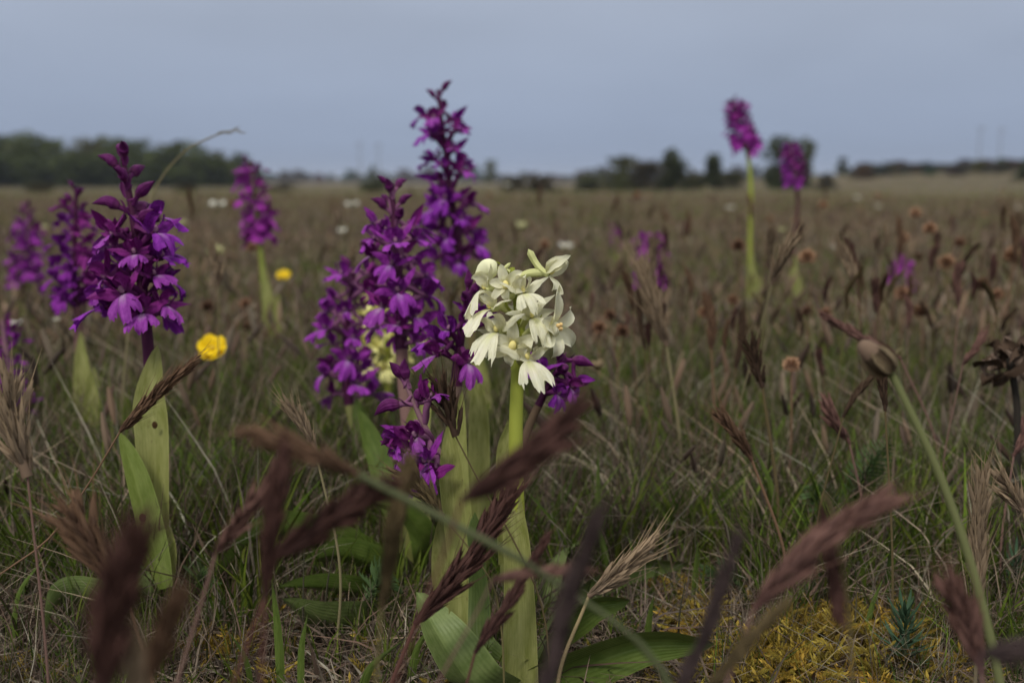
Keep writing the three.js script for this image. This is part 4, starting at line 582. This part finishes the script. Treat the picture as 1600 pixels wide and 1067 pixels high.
// needle-leaved sprig and feathery leaves
function sprig(label, gx, d, hpx, n, len, mat, seed) {
  const f = rng(seed), base = groundPx(gx, d), o = thing('needle_sprig', label, 'plant', base), h = hpx * d / FPX;
  part('stem', tube([V(0, -0.005, 0), V(0.001, h * 0.5, 0), V(0, h, 0)], t => 0.0009 - 0.0005 * t, 8, 6), stemK.green, o);
  const g = ribbon([V(0, 0, 0), V(0, 0.5, 0.16), V(0, 1, 0.2)], lance(0.065), V(1, 0, 0), { fold: 0.3, segL: 5, segW: 2 });
  for (let i = 0; i < n; i++) { const k = i / n, m = part('leaf', g, mat, o); m.position.set(0, h * (0.12 + 0.86 * k), 0); m.rotation.set(0, i * 2.4, 0); m.rotateX(lerp(1.15, 0.25, k) + (f() - 0.5) * 0.3); m.scale.setScalar(len * (0.8 + 0.4 * f()) * (1 - 0.3 * k)); }
}
const needle = std({ color: rgb(0.045, 0.085, 0.045), roughness: 0.55 }), fern = std({ color: rgb(0.06, 0.1, 0.035), roughness: 0.7 });
sprig('blue-green needle-leaved sprig standing in the yellow moss', 1408, 0.47, 130, 64, 0.017, needle, 1);
sprig('small needle-leaved sprig at the right edge, beside the dry seed head', 1580, 0.55, 100, 44, 0.015, needle, 2);
function feather(label, gx, d, tip, seed) {
  const base = groundPx(gx, d), o = thing('feathery_leaf', label, 'plant', base), e = at(tip[0], tip[1], d).sub(base), c = new THREE.CatmullRomCurve3([V(0, -0.005, 0), e.clone().multiplyScalar(0.5).add(V(0, 0.012, 0)), e]), f = rng(seed);
  part('stem', tube(c.getPoints(6), t => 0.0006 - 0.0003 * t, 8, 5), stemK.green, o);
  const g = mergeGeometries([-1, -0.5, 0, 0.5, 1].map((a, i) => ribbon([V(0, 0.1 * i, 0), V(a * 0.28, 0.1 * i + 0.35, 0.06), V(a * 0.42, 0.1 * i + 0.62, 0)], lance(0.05), V(1, 0, 0.3), { segL: 3, segW: 2 })));
  for (let i = 0; i < 34; i++) { const t = 0.3 + 0.7 * i / 34, m = part('leaflet', g, fern, o); m.position.copy(c.getPoint(t)); m.quaternion.setFromUnitVectors(V(0, 1, 0), c.getTangent(t)); m.rotateY(i * 3.14 + f()); m.rotateX(0.95); m.scale.setScalar(0.011 * Math.sin(Math.PI * (0.15 + 0.8 * (t - 0.3) / 0.7)) + 0.003); }
}
feather('feathery blue-green leaf in the grass on the right, pointing right', 1290, 0.62, [1385, 690], 1); feather('feathery leaf in the grass on the right, pointing left', 1330, 0.6, [1265, 760], 2); feather('feathery leaf low behind the moss, right of centre', 1180, 0.56, [1100, 905], 3); feather('feathery leaf beside the foot of the large left orchid', 300, 0.54, [318, 900], 4); feather('feathery leaf above the yellow moss', 1230, 0.55, [1330, 930], 5); feather('feathery leaf at the bottom centre, under the olive seed head', 560, 0.52, [610, 900], 6);

// ------------------------------------------------------------------ meadow: repeated seed heads, then grass, moss and litter
{
  const protos = [['brown', 0.0042, 0.03, 0.2, 0.21], ['dark', 0.0034, 0.027, 0.12, 0.18], ['maroon', 0.004, 0.026, 0.2, 0.19], ['tan', 0.0045, 0.03, 0.3, 0.2], ['olive', 0.0032, 0.024, 0.12, 0.17], ['pink', 0.004, 0.026, 0.25, 0.18]].map(([k, half, len, spread, ht], i) => {
    const f = rng(500 + i), axis = [V(0.004, ht - len, 0), V(0.006, ht - len * 0.5, 0.001), V(0.009 + 0.004 * f(), ht, 0)], stemG = tube([V(0, -0.02, 0), V(0.001, ht * 0.4, 0), axis[0]], () => 0.00055, 8, 5), headG = mergeGeometries([tint(tube(axis, () => half * 0.25, 5, 5), 0.8, 0.7, 0.7), ...headParts(axis, half, f, { spread, n: 30 }).map(([j, m]) => (i % 3 === 0 ? spikeletAwn : spikelets)[j].clone().applyMatrix4(m))]);
    return [k, stemG, headG, ht];
  });
  const say = { brown: 'brown', dark: 'slim dark', maroon: 'maroon', tan: 'pale tan', olive: 'slim olive', pink: 'pinkish' }, first = {};
  const f = rng(9), spots = [];
  for (let tries = 0; spots.length < 250 && tries < 6000; tries++) { const d = 0.72 * Math.pow(7, Math.pow(f(), 1.15)), x = f() < 0.5 ? f() * 1760 - 80 : 930 + f() * 740; if (d < 0.85 && x > 420 && x < 960) continue; if (d < 1.3 && x > 100 && x < 330) continue; if (d < 1.2 && f() < (x < 800 ? 0.6 : 0.1)) continue; spots.push([x, d]); }
  for (const [x, d] of spots) {
    const i = Math.floor(f() * 6), [k, sg, hg, ht] = protos[i], p = groundPx(x, d), s = 0.62 + 0.42 * f(), turn = f() * 6.28;
    let o;
    if (!first[i]) { o = first[i] = thing('meadow_seed_head', `blurred grass stalk with a ${say[k]} seed spike out in the meadow`, 'grass stalk', p, `${say[k]} seed spikes in the meadow`); part('stem', sg, stemK[k], o); part('seed_head', hg, K[k], o); o.rotation.y = turn; o.scale.setScalar(s); }
    else o = copy(first[i], p, turn, s);
    o.rotation.x = (f() - 0.5) * 0.3; o.rotation.z = (f() - 0.5) * 0.4;
  }
  // round brown heads strewn through the right half
  for (let i = 0, tr = 0; i < 34 && tr < 900; tr++) { const d = 1 * Math.pow(4.5, f()), x = f() < 0.72 ? 900 + f() * 780 : f() * 900; if (d < 1.3 && x > 420 && x < 960) continue; i++; const p = groundPx(x, d), h = 0.13 + 0.075 * f(), o = thing('round_seed_head', 'blurred round brown flower head on a thin stem in the meadow', 'dried flower', p, 'round brown flower heads scattered in the meadow'); part('stem', tube([V(0, -0.01, 0), V(0.004 * f(), h * 0.5, 0), V((f() - 0.5) * 0.02, h, 0)], () => 0.0007, 8, 5), stemK.brown, o); const m = part('flower_head', roundGeos[i % 3], roundMats[i % 3], o); m.position.set(0, h, 0); m.scale.setScalar(0.75 + 0.4 * f()); }
}
function tuft(seed, n, o) {
  const f = rng(seed), gs = [];
  for (let i = 0; i < n; i++) {
    const a = f() * 6.283, r = o.r * Math.sqrt(f()), h = o.h * (0.45 + 0.75 * f()), la = a + (f() - 0.5) * 2.5, lean = h * (o.lean * (0.3 + f())), x = Math.cos(a) * r, z = Math.sin(a) * r, lx = Math.cos(la), lz = Math.sin(la), droop = f() * o.droop * h;
    const pts = [V(x, -0.006, z), V(x + lx * lean * 0.25, h * 0.5, z + lz * lean * 0.25), V(x + lx * lean, h - droop, z + lz * lean)], w = o.w * (0.6 + 0.8 * f()), pick = o.colors[Math.floor(f() * o.colors.length)], k = 0.75 + 0.5 * f();
    const sd = V(Math.sin(a * 3), 0, Math.cos(a * 3));
    gs.push(tint(ribbon(pts, t => w * Math.max(0.08, 1 - Math.pow(t, 1.6)) * (0.65 + 0.35 * Math.min(1, t * 4)), sd, { segL: o.seg ?? 5, segW: o.segW ?? 1, fold: o.segW ? 0.4 : 0, twist: (f() - 0.5) * 1.5 }), pick[0] * k, pick[1] * k, pick[2] * k));
    if (o.head && f() < o.head) { const T = pts[2].clone().sub(pts[1]).normalize(), q = new THREE.Quaternion().setFromUnitVectors(V(0, 1, 0), T), hc = o.headColors[Math.floor(f() * o.headColors.length)]; const g = tint(tube([V(0, -0.35, 0), V(0, 0.15, 0), V(0, 1, 0)], t => 0.13 * Math.pow(Math.sin(Math.PI * (0.08 + 0.86 * t)), 0.7), 5, 5), ...hc); gs.push(g.applyMatrix4(M4(pts[2], q, o.headLen * (0.7 + 0.6 * f())))); }
  }
  return mergeGeometries(gs);
}
const G1 = [0.105, 0.155, 0.018], G2 = [0.145, 0.19, 0.028], G3 = [0.07, 0.105, 0.02], S1 = [0.3, 0.24, 0.175], S2 = [0.22, 0.17, 0.125], S3 = [0.15, 0.105, 0.08], S4 = [0.08, 0.058, 0.042];
const white = std({ vertexColors: true, roughness: 0.7, transmission: 0.15, thickness: 0, color: rgb(1, 1, 1) });
const T = {
  green: [0, 1, 2].map(i => tuft(600 + i, 16, { r: 0.018, h: 0.062, lean: 0.4, droop: 0.12, w: 0.0014, segW: 2, colors: [G1, G2, G3, G1, G2, S2] })),
  fine: [0, 1].map(i => tuft(610 + i, 18, { r: 0.02, h: 0.06, lean: 0.4, droop: 0.1, w: 0.0005, colors: [G3, S3, G1, S4, S2] })),
  straw: [0, 1, 2].map(i => tuft(620 + i, 15, { r: 0.02, h: 0.05, lean: 1.3, droop: 0.6, w: 0.0006, colors: [S1, S2, S3, S3, S2] })),
  litter: [0, 1, 2].map(i => tuft(690 + i, 16, { r: 0.022, h: 0.012, lean: 3.2, droop: 0.5, w: 0.0007, colors: [S2, S3, S4, S3, S1, S4] })),
  straws: [0, 1, 2].map(i => tuft(680 + i, 6, { r: 0.03, h: 0.085, lean: 0.8, droop: 0.15, w: 0.0007, segW: 2, colors: [S1, S1, S2, [0.36, 0.31, 0.22], S3] })),
  stems: [0, 1].map(i => tuft(630 + i, 7, { r: 0.03, h: 0.11, lean: 0.4, droop: 0.06, w: 0.00055, colors: [S3, S2, S2, G2, G3], head: 0.22, headLen: 0.016, headColors: [[0.13, 0.085, 0.06], [0.09, 0.06, 0.045], [0.17, 0.11, 0.08], [0.22, 0.16, 0.11]] })),
  farGreen: [0, 1].map(i => tuft(640 + i, 22, { r: 0.07, h: 0.052, lean: 0.5, droop: 0.2, w: 0.0022, seg: 3, colors: [G1, G2, S2, G3, S3] })),
  farDry: [0, 1].map(i => tuft(650 + i, 26, { r: 0.08, h: 0.058, lean: 0.6, droop: 0.15, w: 0.0015, seg: 3, colors: [S1, S2, G2, S1, S3, S2, S3], head: 0.25, headLen: 0.016, headColors: [[0.15, 0.1, 0.07], [0.1, 0.068, 0.05], [0.2, 0.14, 0.1], [0.26, 0.19, 0.14]] })),
  vast: [0, 1].map(i => tuft(660 + i, 40, { r: 0.3, h: 0.09, lean: 0.5, droop: 0.1, w: 0.006, seg: 2, colors: [S1, S2, S3, S1, S2, G2] })),
};
const moss = [0, 1, 2].map(i => { const f = rng(670 + i), gs = []; for (let b = 0; b < 4; b++) { const a = b * 1.7 + f(), L = 0.6 + 0.5 * f(), e = V(Math.cos(a) * 0.5 * L, 0.75 * L, Math.sin(a) * 0.5 * L), c = new THREE.CatmullRomCurve3([V(0, 0, 0), V(Math.cos(a) * 0.14, 0.5 * L, Math.sin(a) * 0.14), e]); for (let k = 0; k < 20; k++) { const t = 0.08 + 0.9 * k / 20, p = c.getPoint(t), Tn = c.getTangent(t), q = a + k * 2.1, s = V(Math.cos(q), 0.2, Math.sin(q)), z = 0.75 + 0.5 * f(); s.addScaledVector(Tn, -s.dot(Tn)).normalize(); gs.push(tint(ribbon([p, p.clone().addScaledVector(s, 0.1).addScaledVector(Tn, 0.09), p.clone().addScaledVector(s, 0.12).addScaledVector(Tn, 0.24)], lance(0.042), Tn.clone().cross(s), { segL: 2, segW: 1 }), 0.27 * z, 0.185 * z, 0.03 * z, [0.52 * z, 0.37 * z, 0.065 * z])); } } return mergeGeometries(gs); });
function scatter(name, label, category, geos, n, place, mat = white) {
  const root = new THREE.Group(); root.name = numbered(name); scene.add(root); tag(root, label, category, null, 'stuff');
  const lists = geos.map(() => []), f = rng(name.length * 31 + n);
  for (let i = 0; i < n; i++) { const q = place(f, i); if (q) lists[Math.floor(f() * geos.length)].push(q); }
  geos.forEach((g, k) => { const im = new THREE.InstancedMesh(g, mat, lists[k].length), e = new THREE.Euler(), q = new THREE.Quaternion(); lists[k].forEach(([p, turn, s, tilt, c], i) => { q.setFromEuler(e.set(tilt * Math.cos(turn * 7), turn, tilt * Math.sin(turn * 7))); im.setMatrixAt(i, M4(p, q, s)); im.setColorAt(i, c); }); im.name = name + '_tuft'; im.castShadow = im.receiveShadow = true; root.add(im); });
}
// spread over the sector in view; equal numbers per factor of distance between r0 and r1, k shifts them nearer or further
const sector = (f, r0, r1, k = 1) => { const r = r0 * Math.pow(r1 / r0, Math.pow(f(), k)), a = (f() - 0.5) * rad(r < 1.5 ? 92 : 76), x = Math.sin(a) * r, z = 0.06 - Math.cos(a) * r; return V(x, gh(x, z), z); };
const patch = (p, s, o) => fbm(p.x * s, p.z * s, o, 3);
const shade = (f, a = 0.5, b = 1.3) => { const k = lerp(a, b, f()) * 0.87, w = (f() - 0.5) * 0.24; return rgb(k * (1 + w), k, k * (1 - w * 0.5)); };
const pxOf = p => { const z = -(p.z), dd = z * CP - (p.y - EYE) * SP; return [W / 2 + p.x / dd * FPX, dd]; };
const mossAt = (x, d) => Math.max(Math.exp(-Math.pow((x - 1300) / 190, 2) - Math.pow((d - 0.49) / 0.065, 2)), 0.2 * Math.exp(-Math.pow((x - 345) / 95, 2) - Math.pow((d - 0.49) / 0.05, 2)), 0.15 * Math.exp(-Math.pow((x - 20) / 90, 2) - Math.pow((d - 0.47) / 0.04, 2)), 0.7 * Math.exp(-Math.pow((x - 1105) / 70, 2) - Math.pow((d - 0.53) / 0.05, 2)));
const overLeaves = (x, d, f) => (x > 300 && x < 1140 && d > 0.4 && d < 0.62 && f() < 0.72) || (x > 30 && x < 300 && d > 0.46 && d < 0.56 && f() < 0.45);
const nearScale = (x, d) => (d < 0.44 ? 0.4 : d < 0.56 ? lerp(0.45, 0.85, (d - 0.44) / 0.12) : 1) * (x > 400 && x < 1130 && d < 0.6 ? 0.72 : 1);
scatter('green_grass', 'short green grass growing all over the near meadow', 'grass', T.green, 10000, f => { const p = sector(f, 0.3, 4, 1.15), [x, d] = pxOf(p); if (patch(p, 5, 2) < -0.1 || overLeaves(x, d, f) || f() < mossAt(x, d) * 1.1 || (d < 0.5 && f() < 0.45)) return; return [p, f() * 6.28, nearScale(x, d) * lerp(0.6, 1.15, f()), 0.25 * f(), shade(f)]; });
scatter('fine_grass', 'thin wiry dark grass in the near meadow', 'grass', T.fine, 6500, f => { const p = sector(f, 0.34, 3, 1.1), [x, d] = pxOf(p); if (f() < mossAt(x, d) || overLeaves(x, d, f)) return; return [p, f() * 6.28, nearScale(x, d) * lerp(0.7, 1.5, f()), 0.3 * f(), shade(f)]; });
scatter('dead_grass', 'dead straw-coloured grass lying among the green blades', 'grass', T.straw, 8000, f => { const p = sector(f, 0.32, 3.5, 1.1), [x, d] = pxOf(p); if (f() < mossAt(x, d) * 0.8 || overLeaves(x, d, f)) return; return [p, f() * 6.28, nearScale(x, d) * lerp(0.6, 1.25, f()), 0.5 * f(), shade(f, 0.6, 1.25)]; });
scatter('dead_thatch', 'flat brown litter of dead leaves and straw on the ground', 'litter', T.litter, 5200, f => { const p = sector(f, 0.36, 1.6, 1.2); return [p, f() * 6.28, lerp(0.6, 1.5, f()), 0.3 * f(), shade(f)]; });
scatter('pale_straws', 'pale bent straws standing in the green grass', 'grass', T.straws, 3800, f => { const p = sector(f, 0.5, 4, 0.95), [x, d] = pxOf(p); if (overLeaves(x, d, f) || f() < mossAt(x, d) * 0.7 || (d < 0.9 && x > 480 && x < 900 && f() < 0.6)) return; return [p, f() * 6.28, nearScale(x, d) * lerp(0.6, 1.2, f()), 0.4 * f(), shade(f, 0.7, 1.3)]; });
scatter('brown_stems', 'thin brown flowering stems of the meadow grass', 'grass', T.stems, 5000, f => { const p = sector(f, 0.72, 7, 0.9), [x, d] = pxOf(p); if (d < 0.95 && x > 380 && x < 960) return; if (d < 1.1 && f() < 0.5) return; return [p, f() * 6.28, lerp(0.55, 1.2, f()), 0.25 * f(), shade(f, 0.7, 1.4)]; });
scatter('mid_grass', 'green grass further out in the meadow', 'grass', T.farGreen, 52000, f => { const p = sector(f, 1.6, 26, 0.95); if (patch(p, 0.7, 6) < -0.12 + 0.1 * f()) return; return [p, f() * 6.28, lerp(0.6, 1.15, f()), 0.2 * f(), shade(f, 0.9, 1.6)]; });
scatter('dry_meadow', 'brown dry grass with seed heads covering the far meadow', 'grass', T.farDry, 46000, f => { const p = sector(f, 1.3, 34, 0.85); if (patch(p, 1.1, 12) > 0.12 + 0.2 * f()) return; return [p, f() * 6.28, lerp(0.5, 1.2, f()) * (0.85 + 0.5 * patch(p, 0.5, 8)), 0.2 * f(), shade(f, 0.9, 1.7)]; });
scatter('far_grass', 'pale brown grass of the distance below the horizon', 'grass', T.vast, 46000, f => { const p = sector(f, 16, 150, 0.7); return [p, f() * 6.28, lerp(0.5, 1.3, f()), 0.15 * f(), shade(f, 0.9, 1.5)]; });
scatter('yellow_moss', 'golden yellow moss cushions on the ground at the bottom edge', 'moss', moss, 15000, f => { const p = sector(f, 0.38, 0.95, 1.2), [x, d] = pxOf(p), m = mossAt(x, d); if (f() > m * 1.3 + 0.05) return; p.y += 0.012 * m * (0.3 + f()); return [p, f() * 6.28, lerp(0.009, 0.018, f()), 0.9 * f(), shade(f, 0.55, 1.2)]; });

renderer.render(scene, camera);
